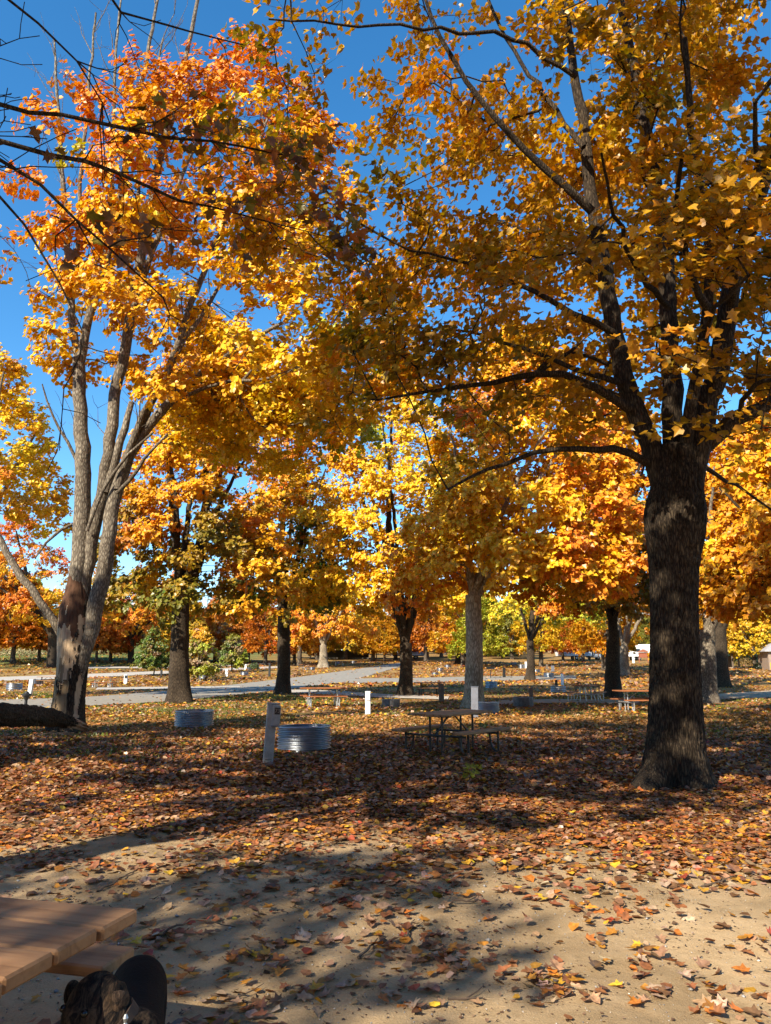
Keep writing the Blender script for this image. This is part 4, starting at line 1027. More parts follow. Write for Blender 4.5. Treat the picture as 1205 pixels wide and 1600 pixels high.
for u, v, wd, lab in [(858, 1059, 16, 'blue-grey fire ring second back in the right-hand row'), (838, 1052, 13, 'blue-grey fire ring third back in the right-hand row'),
                      (815, 1044, 12, 'fire ring standing farther back behind the slender mottled trunk'), (803, 1039, 9, 'pale fire ring farthest back in the right-hand row'),
                      (382, 1056, 13, 'silver fire ring left of the slim roadside maple'), (318, 1061, 15, 'silver fire ring beside the young yellow-green tree'),
                      (343, 1050, 10, 'silver fire ring behind the small campsite table at left'), (388, 1047, 9, 'silver fire ring before the bare pale trunk'),
                      (22, 1079, 24, 'low silver fire ring on leaves at the left edge'), (55, 1071, 20, 'grey fire ring behind the white post at far left'),
                      (215, 1037, 8, 'silver fire ring on the grass left of the small dark tree'), (260, 1037, 7, 'silver fire ring right behind the small dark tree'),
                      (488, 1046, 9, 'shiny fire ring in front of the stout pale trunk'), (680, 1056, 11, 'bright fire ring beyond a low table right of the road'),
                      (688, 1049, 11, 'bright fire ring middle of three in a row right of the road'), (700, 1044, 11, 'bright fire ring last of three in a row right of the road'),
                      (528, 1037, 7, 'tiny pale fire ring near the dark shelter'), (552, 1036, 7, 'tiny pale fire ring left of the pale trunk at the bend')]:
    ring(u, v, wd, lab, 'far')

# ------------------------------------------------------------------ posts
def post(u, vb, vt, wpx, m, label, box=False, cat='post', dark=None, lean=0, group='posts marking the campsites'):
    b = gnd(u, vb); dep = b.y * CP + (b.z - CAM_H) * SP; h = (vb - vt) / F_PX * dep; wd = wpx / F_PX * dep
    root = empty('campsite_post', b - Vector((0, 0, .03)), R(random.uniform(-12, 12))); root.rotation_euler.x = R(random.uniform(-1, 1)); root.rotation_euler.y = R(lean)
    MB().box((0, 0, h / 2), (wd, wd * .75, h + .03), None, .008).build('shaft', M[m], root)
    MB().box((0, 0, h + .022), (wd * 1.12, wd * .87, .014), None, .005).build('cap', M[m], root)
    if box: MB().box((wd * .1, -wd * .375 - .022, h * .80), (wd * .7, .04, h * .28), None, .006).build('outlet_box', M[dark or m], root)
    tag(root, label, cat, group); return root, h, wd
def numbered_post():
    b = gnd(420, 1195); root = empty('campsite_post', b - Vector((0, 0, .03)), R(14)); root.rotation_euler.y = R(3)
    dep = b.y * CP + (b.z - CAM_H) * SP; s = dep / F_PX; h = 92 * s + .03
    MB().box((-.02, 0, h / 2), (.155, .13, h), None, .01).build('shaft', M['post_grey'], root)
    MB().box((0, 0, h + .008), (.215, .155, .022), None, .006).build('cap', M['post_grey'], root)
    bx = MB().box((.045, -.095, h - .17), (.125, .085, .32), None, .008).build('outlet_box', M['post_grey'], root)
    MB().box((.045, -.095, h - .335), (.14, .095, .015), None, .004).build('lip', M['post_slate'], root)
    MB().box((.055, -.1405, h - .10), (.088, .006, .105), None, .002).build('number_plate', M['plate'], root)
    MB().box((-.02, -.068, .115), (.11, .006, .006)).build('band', M['black'], root)
    cu = bpy.data.curves.new('digits', 'FONT'); cu.body = '73'; cu.size = .085; cu.align_x = 'CENTER'; cu.align_y = 'CENTER'; cu.extrude = .0015
    t_ = bpy.data.objects.new('tmp', cu); COL.objects.link(t_); bpy.context.view_layer.update()
    me = bpy.data.meshes.new_from_object(t_.evaluated_get(bpy.context.evaluated_depsgraph_get())); bpy.data.objects.remove(t_)
    me.materials.clear(); d = obj('digits', me, M['digit'], root); d.location = (.055, -.1455, h - .10); d.rotation_euler = (R(90), 0, 0)
    tag(root, 'grey campsite post with outlet box and number plate 73', 'post', 'posts marking the campsites')
numbered_post()
post(575, 1118, 1081, 8, 'post_white', 'bright white post standing alone in the leaves left of centre', True)
post(742, 1122, 1074, 11, 'post_slate', 'slate-blue post in front of the pale straight trunk', lean=1)
post(690, 1096, 1069, 8, 'post_brown', 'grey-brown post near a low table behind the picnic table', True)
post(831, 1103, 1075, 6, 'post_brown', 'grey-brown post at the right side of a sooty fire ring', lean=-1)
post(879, 1070, 1053, 4, 'post_white', 'white post behind the blue-grey fire ring in shade')
post(870, 1082, 1063, 4, 'black', 'dark post touching the blue-grey fire ring in shade')
post(46, 1087, 1062, 6, 'post_white', 'white post behind the black pedestal at far left', lean=4)
post(196, 1070, 1054, 5, 'post_white', 'white post with a dark outlet box by the gravel lane', True, dark='black')
post(252, 1058, 1047, 3, 'black', 'short dark post on the lane right of the small dark tree')
post(332, 1054, 1042, 3, 'post_white', 'white post behind the two small campsite tables at left')
post(354, 1058, 1046, 4, 'post_white', 'white post with crossbar left of the slim roadside maple', True)
post(384, 1047, 1038, 3, 'post_white', 'thin white post in front of the bare pale trunk')
post(788, 1059, 1043, 4, 'black', 'dark thin post right of the pedestal grill')
post(864, 1050, 1040, 4, 'post_slate', 'grey post behind the blue-grey rings of the right-hand row')
post(421, 1058, 1036, 3, 'black', 'thin dark post left of the slim roadside maple')
post(855, 1047, 1038, 3, 'post_brown', 'brown post far back in the right-hand row')
post(822, 1044, 1034, 3, 'post_white', 'white post farthest back in the right-hand row')
post(990, 1036, 1019, 3, 'post_white', 'thin white post in front of the camper at right')
# black pedestal with a round head
b = gnd(40, 1104); s = b.y / F_PX; root = empty('hydrant', b)
MB().lathe([(.07, 0), (.06, .1), (.055, 9 * s)], 14).build('stem', M['black'], root, True)
MB().lathe([(.055, 9 * s), (.12, 15 * s), (.19, 16.5 * s), (.19, 18.5 * s), (.10, 19.5 * s), (.06, 22 * s), (.01, 22.5 * s)], 18).build('head', M['black'], root, True)
tag(root, 'black round-headed water pedestal behind the broken limb', 'hydrant')
# pedestal grill
b = gnd(767, 1060); root = empty('pedestal_grill', b)
MB().tube([(0, 0, 0), (0, 0, .85)], .05, 10).build('pole', M['black'], root)
MB().box((0, 0, .98), (.8, .5, .05), None, .01).box((0, .24, 1.08), (.8, .03, .22)).box((-.385, 0, 1.08), (.03, .5, .22)).box((.385, 0, 1.08), (.03, .5, .22)).build('firebox', M['black'], root)
for k in range(7): MB().tube([(-.38, -.21 + .07 * k, 1.12), (.38, -.21 + .07 * k, 1.12)], .008, 6).build('grate_bar', M['black'], root)
tag(root, 'black pedestal grill right of the pale straight trunk', 'grill')

# ------------------------------------------------------------------ picnic tables
def picnic_table(L=1.85, W=.76, top=.75, wood='plank', pipe='frame', nb=1, boff=.29, inset=.05, bw=.24, bz=.44, bevel=.006, npl=4):
    root = empty('picnic_table'); th = .042; pw = (W - (npl - 1) * .012) / npl
    tt = empty('tabletop'); tt.parent = root
    for k in range(npl):
        MB().box((random.uniform(-.004, .004), -W / 2 + pw / 2 + k * (pw + .012), top - th / 2 + random.uniform(-.002, .002)), (L + random.uniform(-.01, .01), pw, th), None, bevel).build('plank', M[wood], tt)
    for sg in (-1, 1):
        bn = empty('bench'); bn.parent = root
        MB().box((0, sg * (W / 2 + boff - bw / 2 + .0 + bw / 2), bz - th / 2), (L - 2 * inset, bw, th), None, bevel).build('plank', M[wood], bn)
    by = W / 2 + boff
    for ex in (-1, 1):
        x = ex * (L / 2 - .36)
        for sg in (-1, 1):
            MB().tube([(x, sg * .13, 0), (x, sg * .13, top - th - .03)], .021, 10).build('leg', M[pipe], root, True)
            MB().tube(catmull([(x, sg * (by - .16), .33), (x, sg * (by - .12), .12), (x, sg * (by - .05), .03), (x, sg * (by + .05), .015)], .04), .02, 10).build('foot', M[pipe], root, True)
            MB().tube([(x, sg * (by + .02), 0.0), (x, sg * (by + .02), bz - th - .012)], .021, 10).build('leg', M[pipe], root, True)
        MB().tube([(x + .045 * ex, -by, .335), (x + .045 * ex, by, .335)], .02, 10).build('crossbar', M[pipe], root, True)
        MB().box((x, 0, top - th - .016), (.04, W * .86, .03), None, .004).build('rail', M[pipe], root)
        for sg in (-1, 1): MB().box((x, sg * by, bz - th - .007), (.04, bw * .9, .012), None, .003).build('rail', M[pipe], root)
        MB().tube([(x + .03 * ex, 0, .34), (x - ex * .42, 0, top - th - .02)], .016, 8).build('brace', M[pipe], root, True)
    return root
# the near one, cut by the left edge of the photograph
rot = R(-14.5); L_, W_ = 1.85, .78
t0 = picnic_table(L_, W_, .75, bevel=.007, inset=.30, boff=.39, bw=.21, bz=.45)
c0 = Vector((-.815, 2.64)) - Vector((math.cos(rot), math.sin(rot))) * L_ / 2 - Vector((-math.sin(rot), math.cos(rot))) * W_ / 2
t0.location = (c0.x, c0.y, float(ground_z(c0.x, c0.y))); t0.rotation_euler.z = rot
tag(t0, 'near picnic table of wide stained planks cut off by the left edge beside the dog', 'picnic table', 'picnic tables')
t1 = picnic_table(1.75, .74, .72, bz=.43, boff=.28)
b = Vector((1.22, 14.15)); t1.location = (b.x, b.y, float(ground_z(b.x, b.y))); t1.rotation_euler.z = R(52)
tag(t1, 'brown picnic table on dark pipe legs in the leaves at the middle of the site', 'picnic table', 'picnic tables')
t1r = picnic_table(1.85, .76, .75, 'plank_red', 'galv_pipe')
first_red = [True]
def table(u, v, rz, label, src=None, sc=1.0):
    o = t1r if (src is None and first_red[0]) else copy_tree(src or t1r)
    if src is None: first_red[0] = False
    b = gnd(u, v); o.location = (b.x, b.y, float(ground_z(b.x, b.y))); o.rotation_euler.z = R(rz); o.scale = (sc,) * 3
    tag(o, label, 'picnic table', 'picnic tables')
table(1004, 1112, 4, 'red-brown picnic table half hidden behind the big right trunk')
table(916, 1096, 62, 'red-brown table with galvanised legs left of the sun-patched maple')
table(505, 1104, 12, 'shaded red-brown table in the leaves left of the white post')
table(672, 1086, 8, 'dark low table near the grey-brown post and the yellow maple', t1)
table(918, 1082, 10, 'dark table directly behind the galvanised-legged red one', t1)
table(160, 1075, 6, 'red-topped table right behind the split trunk', None)
table(342, 1060, 30, 'small table beside the white post with crossbar', t1)
table(325, 1058, 70, 'small table between two silver fire rings at left', t1)
table(698, 1052, 15, 'small dark table left of the pale straight trunk, far back', t1)
table(460, 1056, 20, 'small table right behind the slim roadside maple', t1)
table(478, 1047, 50, 'red-brown table far off left of the stout pale trunk')
table(530, 1040, 10, 'red-brown table far off left of the road bend')
table(75, 1071, 15, 'table on leaves left of the split trunk, beside a grey fire ring', t1)

# ------------------------------------------------------------------ dog
def dog():
    Rp, Sh = Vector((-.872, 2.90, .395)), Vector((-.745, 2.44, .40)); f = (Sh - Rp).normalized(); f.z = 0; f.normalize(); s = Vector((-f.y, f.x, 0))
    H = Vector((-.850, 2.400, .553)); hd = Vector((-.32, -.72, -.56)).normalized()
    root = empty('dog', (Rp.x, Rp.y, 0)); off = np.array([Rp.x, Rp.y, 0])
    m = MB()
    def blob(c, r, axis=None):
        th = np.linspace(0, np.pi, 12); V = []; K = 16
        rot = np.array(axis) if axis is not None else np.eye(3)
        for t in th:
            for p in np.linspace(0, 2 * np.pi, K, endpoint=False): V.append((r[0] * math.sin(t) * math.cos(p), r[1] * math.sin(t) * math.sin(p), r[2] * math.cos(t)))
        V = np.array(V) @ rot.T + np.array(tuple(c)) - off
        m.add(V, [(i * K + j, i * K + (j + 1) % K, (i + 1) * K + (j + 1) % K, (i + 1) * K + j) for i in range(11) for j in range(K)])
    def limb(P, r, step=.02):
        C = catmull([tuple(Vector(p) - Vector(off)) for p in P], step); rr = np.interp(np.linspace(0, 1, len(C)), np.linspace(0, 1, len(r)), r)
        m.tube(C, rr, 14)
    bas = np.stack([np.array(f), np.array(s), np.array([0, 0, 1.])], 1)
    up = Vector((0, 0, 1))
    mid = (Rp + Sh) / 2
    limb([Rp - f * .11 + up * .015, Rp - f * .02 + up * .01, Rp + f * .12 - up * .0, mid + f * .06 - up * .015, Sh - up * .02, Sh + f * .10 + up * .015], [.05, .098, .092, .098, .112, .075])
    blob(Rp + up * .0, (.12, .10, .105), bas); blob(Sh - up * .03 - f * .03, (.14, .105, .135), bas); blob(mid - up * .02, (.2, .093, .1), bas)
    limb([Sh + up * .03 + f * .03, Sh * .45 + H * .55 + up * .0 + f * .03, H - hd * .03], [.10, .082, .072])
    hx = hd; hy = hx.cross(up).normalized(); hz = hy.cross(hx); hb = np.stack([np.array(hx), np.array(hy), np.array(hz)], 1)
    blob(H, (.085, .072, .068), hb); blob(H + hx * .045 + hz * .012, (.06, .055, .05), hb)
    limb([H + hx * .05 - hz * .012, H + hx * .10 - hz * .018, H + hx * .16 - hz * .02], [.05, .042, .034])
    for sg in (-1, 1):
        a = Rp + s * sg * .048
        limb([a - up * .02, a + f * .06 - up * .12, a + f * .035 - up * .2, a - f * .055 - up * .27, a - f * .04 - up * .36, a - up * .378 - f * .02, a - up * .382 + f * .03], [.055, .052, .04, .026, .022, .026, .022])
        a = Sh + s * sg * .066 + f * .01
        limb([a - up * .02, a - f * .03 - up * .13, a - f * .01 - up * .22, a - up * .34, a - up * .375 + f * .01, a - up * .385 + f * .045], [.07, .046, .033, .025, .028, .022])
    limb([Rp - f * .10 + up * .05, Rp - f * .15 + s * -.03, Rp - f * .17 + s * -.06 - up * .12, Rp - f * .16 + s * -.07 - up * .24], [.032, .024, .018, .008])
    body = m.build('body', M['fur'], root, True)
    rm = body.modifiers.new('remesh', 'REMESH'); rm.mode = 'VOXEL'; rm.voxel_size = .0085; rm.use_smooth_shade = True
    sm = body.modifiers.new('smooth', 'SMOOTH'); sm.factor = .5; sm.iterations = 6
    for sg in (-1, 1):   # ears folded over
        c = H + hy * sg * .066 + hz * .035 - hx * .025
        e = MB(); th = np.linspace(0, np.pi, 12); V = []; K = 16
        for q in th:
            for p in np.linspace(0, 2 * np.pi, K, endpoint=False):
                a_, b_, c_ = .027 * math.sin(q) * math.cos(p) * (1.15 - .35 * math.cos(q) * -1), .011 * math.sin(q) * math.sin(p), -.042 * math.cos(q)
                pt = c + hx * (a_ + .012 + .25 * max(0, -c_)) + hy * sg * (b_ + .012 + .018 * math.cos(c_ * 28)) + hz * (c_ - .035); V.append(tuple(pt - Vector(off)))
        e.add(V, [(i * K + j, i * K + (j + 1) % K, (i + 1) * K + (j + 1) % K, (i + 1) * K + j) for i in range(11) for j in range(K)])
        e.build('ear', M['fur_brindle'], root, True)
        g2 = MB(); ec = H + hx * .058 + hy * sg * .040 + hz * .044
        th = np.linspace(0, np.pi, 8)
        g2.lathe([(max(1e-4, .0105 * math.sin(t)), -.0105 * math.cos(t)) for t in th], 12, tuple(ec - Vector(off))).build('eye', M['eye'], root, True)
    nz = H + hx * .192 - hz * .012 - Vector(off)
    MB().lathe([(max(1e-4, .017 * math.sin(t)), -.012 * math.cos(t)) for t in np.linspace(0, np.pi, 8)], 12, tuple(nz)).build('nose', M['eye'], root, True)
    # collar: a flat band round the neck
    c = Sh * .42 + H * .58 + f * .025 + up * .0; ax = (H - Sh).normalized(); a1 = ax.orthogonal().normalized(); a2 = ax.cross(a1); K = 28; V = []
    for k in range(K):
        d = a1 * math.cos(k / K * 6.2832) + a2 * math.sin(k / K * 6.2832)
        for rr, hh in ((.083, -.016), (.090, -.016), (.090, .016), (.083, .016)): V.append(tuple(c + d * rr + ax * hh - Vector(off)))
    F = [(k * 4 + q, ((k + 1) % K) * 4 + q, ((k + 1) % K) * 4 + (q + 1) % 4, k * 4 + (q + 1) % 4) for k in range(K) for q in range(4)]
    MB().add(V, F).build('collar', M['collar'], root)
    cl = c + (a1 * 0 + Vector((.62, -.55, .35)).normalized()) * .098
    MB().lathe([(.004, -.02), (.010, -.012), (.004, 0), (.008, .012), (.003, .022)], 10, tuple(cl - Vector(off))).build('clip', M['galv_pipe'], root, True)
    tag(root, 'black brindle dog with a dark collar standing beside the near picnic table', 'dog')
    lr = empty('leash', cl)
    pts = catmull([(0, 0, -.02), (-.01, -.02, -.12), (-.03, -.09, -.26), (.0, -.3, -.40), (.25, -.75, -.49)], .03)
    V = []
    for p in pts: V += [(p[0] - .009, p[1], p[2]), (p[0] + .009, p[1], p[2]), (p[0] + .009, p[1] + .003, p[2] + .003), (p[0] - .009, p[1] + .003, p[2] + .003)]
    F = [(i * 4 + q, i * 4 + (q + 1) % 4, (i + 1) * 4 + (q + 1) % 4, (i + 1) * 4 + q) for i in range(len(pts) - 1) for q in range(4)]
    MB().add(V, F).build('strap', M['collar'], lr)
    tag(lr, 'thin dark leash clipped to the black dog and hanging to the ground', 'leash')
def fur(name, c, c2, sc):
    m, N, L, out = mat(name); b_ = N('BsdfPrincipled', Roughness=.85); b_.inputs['Specular IOR Level'].default_value = .12
    tc = N('TexCoord'); mp = N('Mapping'); mp.inputs['Scale'].default_value = (1, .35, .5); L(tc.outputs['Object'], mp.inputs[0])
    nz = N('TexNoise', Scale=sc, Detail=6.0, Roughness=.7, Distortion=1.2); L(mp.outputs[0], nz.inputs['Vector'])
    n2 = N('TexNoise', Scale=240.0, Detail=3.0); L(mp.outputs[0], n2.inputs['Vector'])
    r = ramp(N, [(.46, c), (.68, c2)])
    sp = N('SeparateXYZ'); L(tc.outputs['Object'], sp.inputs[0]); mr = N('MapRange'); L(sp.outputs[1], mr.inputs[0]); mr.inputs[1].default_value = -.22; mr.inputs[2].default_value = -.46; mr.inputs[3].default_value = .62; mr.inputs[4].default_value = 1.06
    mu = N('Math', _operation='MULTIPLY'); L(nz.outputs[0], mu.inputs[0]); L(mr.outputs[0], mu.inputs[1]); L(mu.outputs[0], r.inputs[0]); L(r.outputs[0], b_.inputs['Base Color'])
    bp = N('Bump', Strength=.8, Distance=.004); L(n2.outputs[0], bp.inputs['Height']); L(bp.outputs[0], b_.inputs['Normal'])
    L(b_.outputs[0], out.inputs[0]); return m
M['fur'] = fur('black_fur', (.010, .008, .007), (.095, .06, .034), 34)
M['fur_brindle'] = fur('brindle_fur', (.018, .014, .011), (.14, .085, .05), 38)
M['collar'] = plain('brown_webbing', (.05, .03, .018), .8, 0, .3)
M['eye'] = plain('wet_dark_eye', (.01, .008, .006), .08, 0, .1)
dog()

# ------------------------------------------------------------------ broken limb
def broken_limb():
    P = [at(118, 1131, 16.35), at(95, 1124, 16.0), at(60, 1119, 15.0), at(0, 1117, 13.4), at(-110, 1120, 11.2), at(-330, 1140, 9.0)]
    C = catmull(P, .035); n = len(C); t = np.linspace(0, 1, n); K = 64
    rr = np.interp(t, [0, .03, .12, .4, 1], [.07, .12, .165, .185, .15])
    root = empty('fallen_limb', (P[3].x, P[3].y, 0)); off = np.array([P[3].x, P[3].y, 0])
    def dsp(r_, th, p_):
        k = np.stack([np.cos(th) * 5, np.sin(th) * 5, t[:, None].repeat(K, 1) * 26], -1); nn = fbm(k, 4, 8); return r_ * (1 + .5 * (nn - .5)) + .06 * (1 - np.abs(2 * fbm(k * 1.7, 3, 3) - 1) - .7)
    v, q = tube_np(C, rr, K, dsp)
    obj('bark', np_mesh('bark', v - off, [q], True), M['bark_dark'], root)
    m = MB(); g = np.random.default_rng(4); d = nrm(C[0] - C[8])
    for k in range(26):
        a = g.random() * 6.28; rad = .11 * math.sqrt(g.random()); o_ = np.array([math.cos(a) * .7, math.sin(a) * .5, math.sin(a)]) * rad
        p0 = C[6] + o_; p1 = C[0] + o_ * .8 + d * g.uniform(.0, .38) + g.normal(0, .02, 3)
        m.tube([tuple(p0 - off), tuple((p0 + p1) / 2 - off), tuple(p1 - off)], [.035, .026, .006], 5)
    m.build('splintered_end', M['stripped'], root)
    tag(root, 'thick broken limb with torn end resting against the foot of the split trunk', 'fallen limb')
M['stripped'] = wood_mat('torn_wood', (.34, .22, .125), (.12, .07, .035), .9, 1, 18)
broken_limb()
# torn splinters at the foot of the split trunk
b = gnd(96, 1150); g = np.random.default_rng(9); root = empty('splinter_pile', b)
for k in range(12):
    p = g.normal(0, .22, 2); z = .03 + .04 * g.random(); a = g.random() * 6.28; l = g.uniform(.15, .45)
    MB().bar((p[0] - math.cos(a) * l / 2, p[1] - math.sin(a) * l / 2, z), (p[0] + math.cos(a) * l / 2, p[1] + math.sin(a) * l / 2, z + g.uniform(-.01, .08)), .04, .018).build('splinter', M['stripped'], root)
tag(root, 'scatter of torn bark splinters on the ground before the split trunk', 'splinters')

# ------------------------------------------------------------------ campers, buildings far off
def wheel(root, x, y, r, wd=.22):
    wh = MB(); prof = [(r * .55, -wd / 2), (r * .95, -wd / 2), (r, -wd / 3), (r, wd / 3), (r * .95, wd / 2), (r * .55, wd / 2)]
    V = []; K = 20
    for q, z in prof: V += [(x + q * math.cos(k / K * 6.2832), y + z, r + q * math.sin(k / K * 6.2832)) for k in range(K)]
    wh.add(V, [(i * K + j, i * K + (j + 1) % K, (i + 1) * K + (j + 1) % K, (i + 1) * K + j) for i in range(5) for j in range(K)])
    w_ = wh.build('wheel', M['rubber'], root, True)
    h_ = MB(); V = [(x + .5 * r * math.cos(k / K * 6.2832), y - wd * .42 * (1 if y < 0 else -1) , r + .5 * r * math.sin(k / K * 6.2832)) for k in range(K)]
    h_.add(V, []); h_.big.append(list(range(K))); h_.build('hub', M['galv_pipe'], w_)
def camper(u, v, L, rz, label, nose=True, h=3.0):
    b = gnd(u, v); root = empty('camper', b, R(rz)); w2 = 1.2
    poly = [(-L / 2, .75), (L / 2 - .1, .75), (L / 2, .95), (L / 2, h - .2), (L / 2 - .25, h), (-L / 2 + .5, h), (-L / 2 + .12, h - .25), (-L / 2 - (.25 if nose else 0), h * .6), (-L / 2 - (.1 if nose else 0), 1.2)]
    MB().prism(poly, -w2, w2).build('body', M['white'], root)
    for x in (-L * .28, L * .12): 
        f_ = MB().box((x, -w2 - .012, h * .63), (1.0, .024, .62), None, .008).build('window', M['grey_panel'], root)
        MB().box((x, -w2 - .028, h * .63), (.9, .012, .52)).build('pane', M['glass'], f_)
    dr = MB().box((L * .34, -w2 - .012, 1.75), (.66, .024, 1.85), None, .008).build('door', M['grey_panel'], root)
    MB().box((L * .34 + .24, -w2 - .035, 1.6), (.05, .03, .12)).build('handle', M['black'], dr)
    MB().box((0, -w2 - .006, 1.2), (L * .97, .012, .16)).build('stripe', M['car_blue'], root)
    MB().box((0, 0, .68), (L * .9, 2.0, .12)).build('chassis', M['black'], root)
    if nose: MB().box((-L / 2 - .22, 0, h * .60), (.06, 1.7, .6), None, .02).build('window', M['glass'], root)
    for x in (L * .02, L * .16):
        for y in (-1.02, 1.02): wheel(root, x, y, .36)
    MB().tube([(-L / 2 + .1, 0, .7), (-L / 2 - 1.0, 0, .55)], .06, 8).build('hitch', M['black'], root)
    tag(root, label, 'camper'); return root
def pickup(u, v, rz, m, label):
    b = gnd(u, v); root = empty('parked_car', b, R(rz))
    body = [(-2.5, .45), (2.5, .45), (2.55, .8), (2.45, 1.05), (1.2, 1.12), (.55, 1.78), (-.9, 1.82), (-1.05, 1.12), (-2.5, 1.1)]
    MB().prism(body, -.92, .92).build('body', M[m], root)
    for sg in (-1, 1):
        MB().prism([(1.0, 1.14), (.5, 1.7), (.05, 1.72), (.05, 1.14)], sg * .925 - .01, sg * .925 + .01).build('window', M['glass'], root)
        MB().prism([(-.05, 1.14), (-.05, 1.72), (-.82, 1.74), (-.92, 1.14)], sg * .925 - .01, sg * .925 + .01).build('window', M['glass'], root)
        MB().box((2.53, sg * .68, .85), (.06, .34, .16), None, .02).build('headlight', M['white'], root)
    MB().prism([(1.22, 1.14), (.58, 1.78), (.60, 1.80), (1.24, 1.16)], -.8, .8).build('windscreen', M['glass'], root)
    MB().box((2.56, 0, .55), (.1, 1.8, .18), None, .03).build('bumper', M['galv_pipe'], root)
    for x in (1.55, -1.55):
        for y in (-.85, .85): wheel(root, x, y, .38, .24)
    tag(root, label, 'pickup truck'); return root
camper(897, 1031, 6.5, 8, 'white fifth-wheel camper with a dark front window between dark trunks', True, 3.3)
pickup(934, 1031, -70, 'car_blue', 'pale blue pickup truck parked right of the white camper')
camper(988, 1032, 7.0, -6, 'white camper partly hidden by the forked grey trunk at right', False, 3.0)
camper(640, 1030, 7.5, 4, 'grey-white trailer at the far end of the road', False, 2.6)
camper(727, 1027, 5.0, 12, 'white trailer far away behind the pale straight trunk', False, 2.5)
def building(u, v, w_, d_, h, rh, rz, wall_m, roof_m, label, cat='building', open_=False, ov=.5):
    b = gnd(u, v); root = empty('shelter' if open_ else 'building', b, R(rz))
    if open_:
        for x in (-w_ / 2 + .2, w_ / 2 - .2, 0):
            for y in (-d_ / 2 + .2, d_ / 2 - .2): MB().box((x, y, h / 2), (.2, .2, h), None, .01).build('pillar', M[wall_m], root)
        MB().box((0, 0, .05), (w_, d_, .1), None, .01).build('slab', M['gravel'], root)
        MB().box((0, d_ / 2 - .1, h * .35), (w_ * .8, .1, h * .7)).build('back_wall', M[wall_m], root)
    else:
        wl_ = MB().box((0, 0, h / 2), (w_, d_, h)).build('wall', M[wall_m], root)
        for k in (-1, 1):
            fr = MB().box((k * w_ * .28, -d_ / 2 - .02, h * .6), (.9, .05, .8), None, .01).build('window', M['white'], root)
            MB().box((k * w_ * .28, -d_ / 2 - .05, h * .6), (.76, .02, .66)).build('pane', M['glass'], fr)
        dr = MB().box((0, -d_ / 2 - .02, 1.0), (.9, .05, 2.0), None, .01).build('door', M['post_brown'], root)
        MB().box((.33, -d_ / 2 - .06, 1.0), (.05, .05, .12)).build('handle', M['black'], dr)
        MB().box((-w_ / 2 + .6, -d_ / 2 - .03, .5), (1.0, .05, .9), None, .01).build('panel', M['ochre'], root)
    W2, D2 = w_ / 2 + ov, d_ / 2 + ov
    rf = MB(); V = [(-W2, -D2, h), (W2, -D2, h), (W2, D2, h), (-W2, D2, h), (-W2 + D2 * .7, 0, h + rh), (W2 - D2 * .7, 0, h + rh),
                    (-W2, -D2, h - .12), (W2, -D2, h - .12), (W2, D2, h - .12), (-W2, D2, h - .12)]
    rf.add(V, [(0, 1, 5, 4), (1, 2, 5), (2, 3, 4, 5), (3, 0, 4), (6, 7, 1, 0), (7, 8, 2, 1), (8, 9, 3, 2), (9, 6, 0, 3), (9, 8, 7, 6)])
    rf.build('roof', M[roof_m], root)
    tag(root, label, cat)
building(536, 1029, 14, 8, 2.6, 1.6, 4, 'post_brown', 'roof_dark', 'low dark-roofed open shelter beyond the maples left of the road', 'shelter', True)
building(1226, 1047, 5.0, 5.0, 2.5, 1.3, -12, 'siding', 'roof_grey', 'small brown building with a pale roof at the right edge')
building(1141, 1044, 2.2, 2.0, 2.4, .9, 5, 'post_brown', 'roof_dark', 'small dark kiosk with a hipped roof left of the brown building', 'kiosk', True, .45)
# red cedar information box by the camper
b = gnd(1006, 1036); root = empty('information_board', b, R(-10))
for x in (-.7, .7): MB().box((x, 0, .9), (.14, .14, 1.8), None, .01).build('pillar', M['red_wood'], root)
MB().box((0, -.02, 1.35), (1.5, .1, .9), None, .01).build('panel', M['red_wood'], root)
MB().prism([(-1.0, 1.85), (1.0, 1.85), (0, 2.35)], -.35, .35).build('roof', M['red_wood'], root)
tag(root, 'red cedar notice board with a gabled roof beside the right-hand camper', 'notice board')
# wire fence behind the building
fr_ = empty('wire_fence', gnd(1175, 1037))
base_f = gnd(1175, 1037)
for k in range(7):
    x = -9 + 3 * k; MB().tube([(x, 0, -.3), (x, 0, 1.9)], .05, 8).build('fence_post', M['galv_pipe'], fr_)
for k in range(14): MB().tube([(-9, .0, .1 + .13 * k), (9, .0, .1 + .13 * k)], .006, 3).build('wire', M['galv_pipe'], fr_)
tag(fr_, 'wire fence in front of the spruces left of the brown building', 'fence')
# dark clipped shrub by the building and dry grass on the rise
def shrub(u, v, r, col, label, n=500, name='shrub'):
    b = gnd(u, v); g = np.random.default_rng(int(u)); d = nrm(g.normal(0, 1, (n, 3))); d[:, 2] = np.abs(d[:, 2]); p = d * g.uniform(.5, 1, (n, 1)) * np.array(r)
    X, Y, Z = leaf_axes(d + g.normal(0, .4, (n, 3)), g.normal(0, 1, (n, 3))); c = np.clip(np.array(col) * (1 + g.normal(0, .25, (n, 1))), .005, 1)
    root = empty(name, b); obj('foliage', leaf_mesh('foliage', p, X, Y, Z, g.uniform(.12, .24, n), c, 2), M['leaf'], root)
    MB().tube([(0, 0, -.1), (0, 0, r[2] * .6)], .05, 6).build('stem', M['bark_far'], root)
    tag(root, label, 'shrub')
shrub(1192, 1046, (1.3, 1.0, 1.1), (.02, .03, .012), 'dark rounded shrub at the foot of the brown building')
shrub(1165, 1040, (1.6, 1.0, 1.4), (.25, .16, .05), 'russet shrub in front of the wire fence')
shrub(1140, 1040, (1.4, 1.0, 1.2), (.30, .22, .06), 'yellowing shrub beside the dark kiosk')
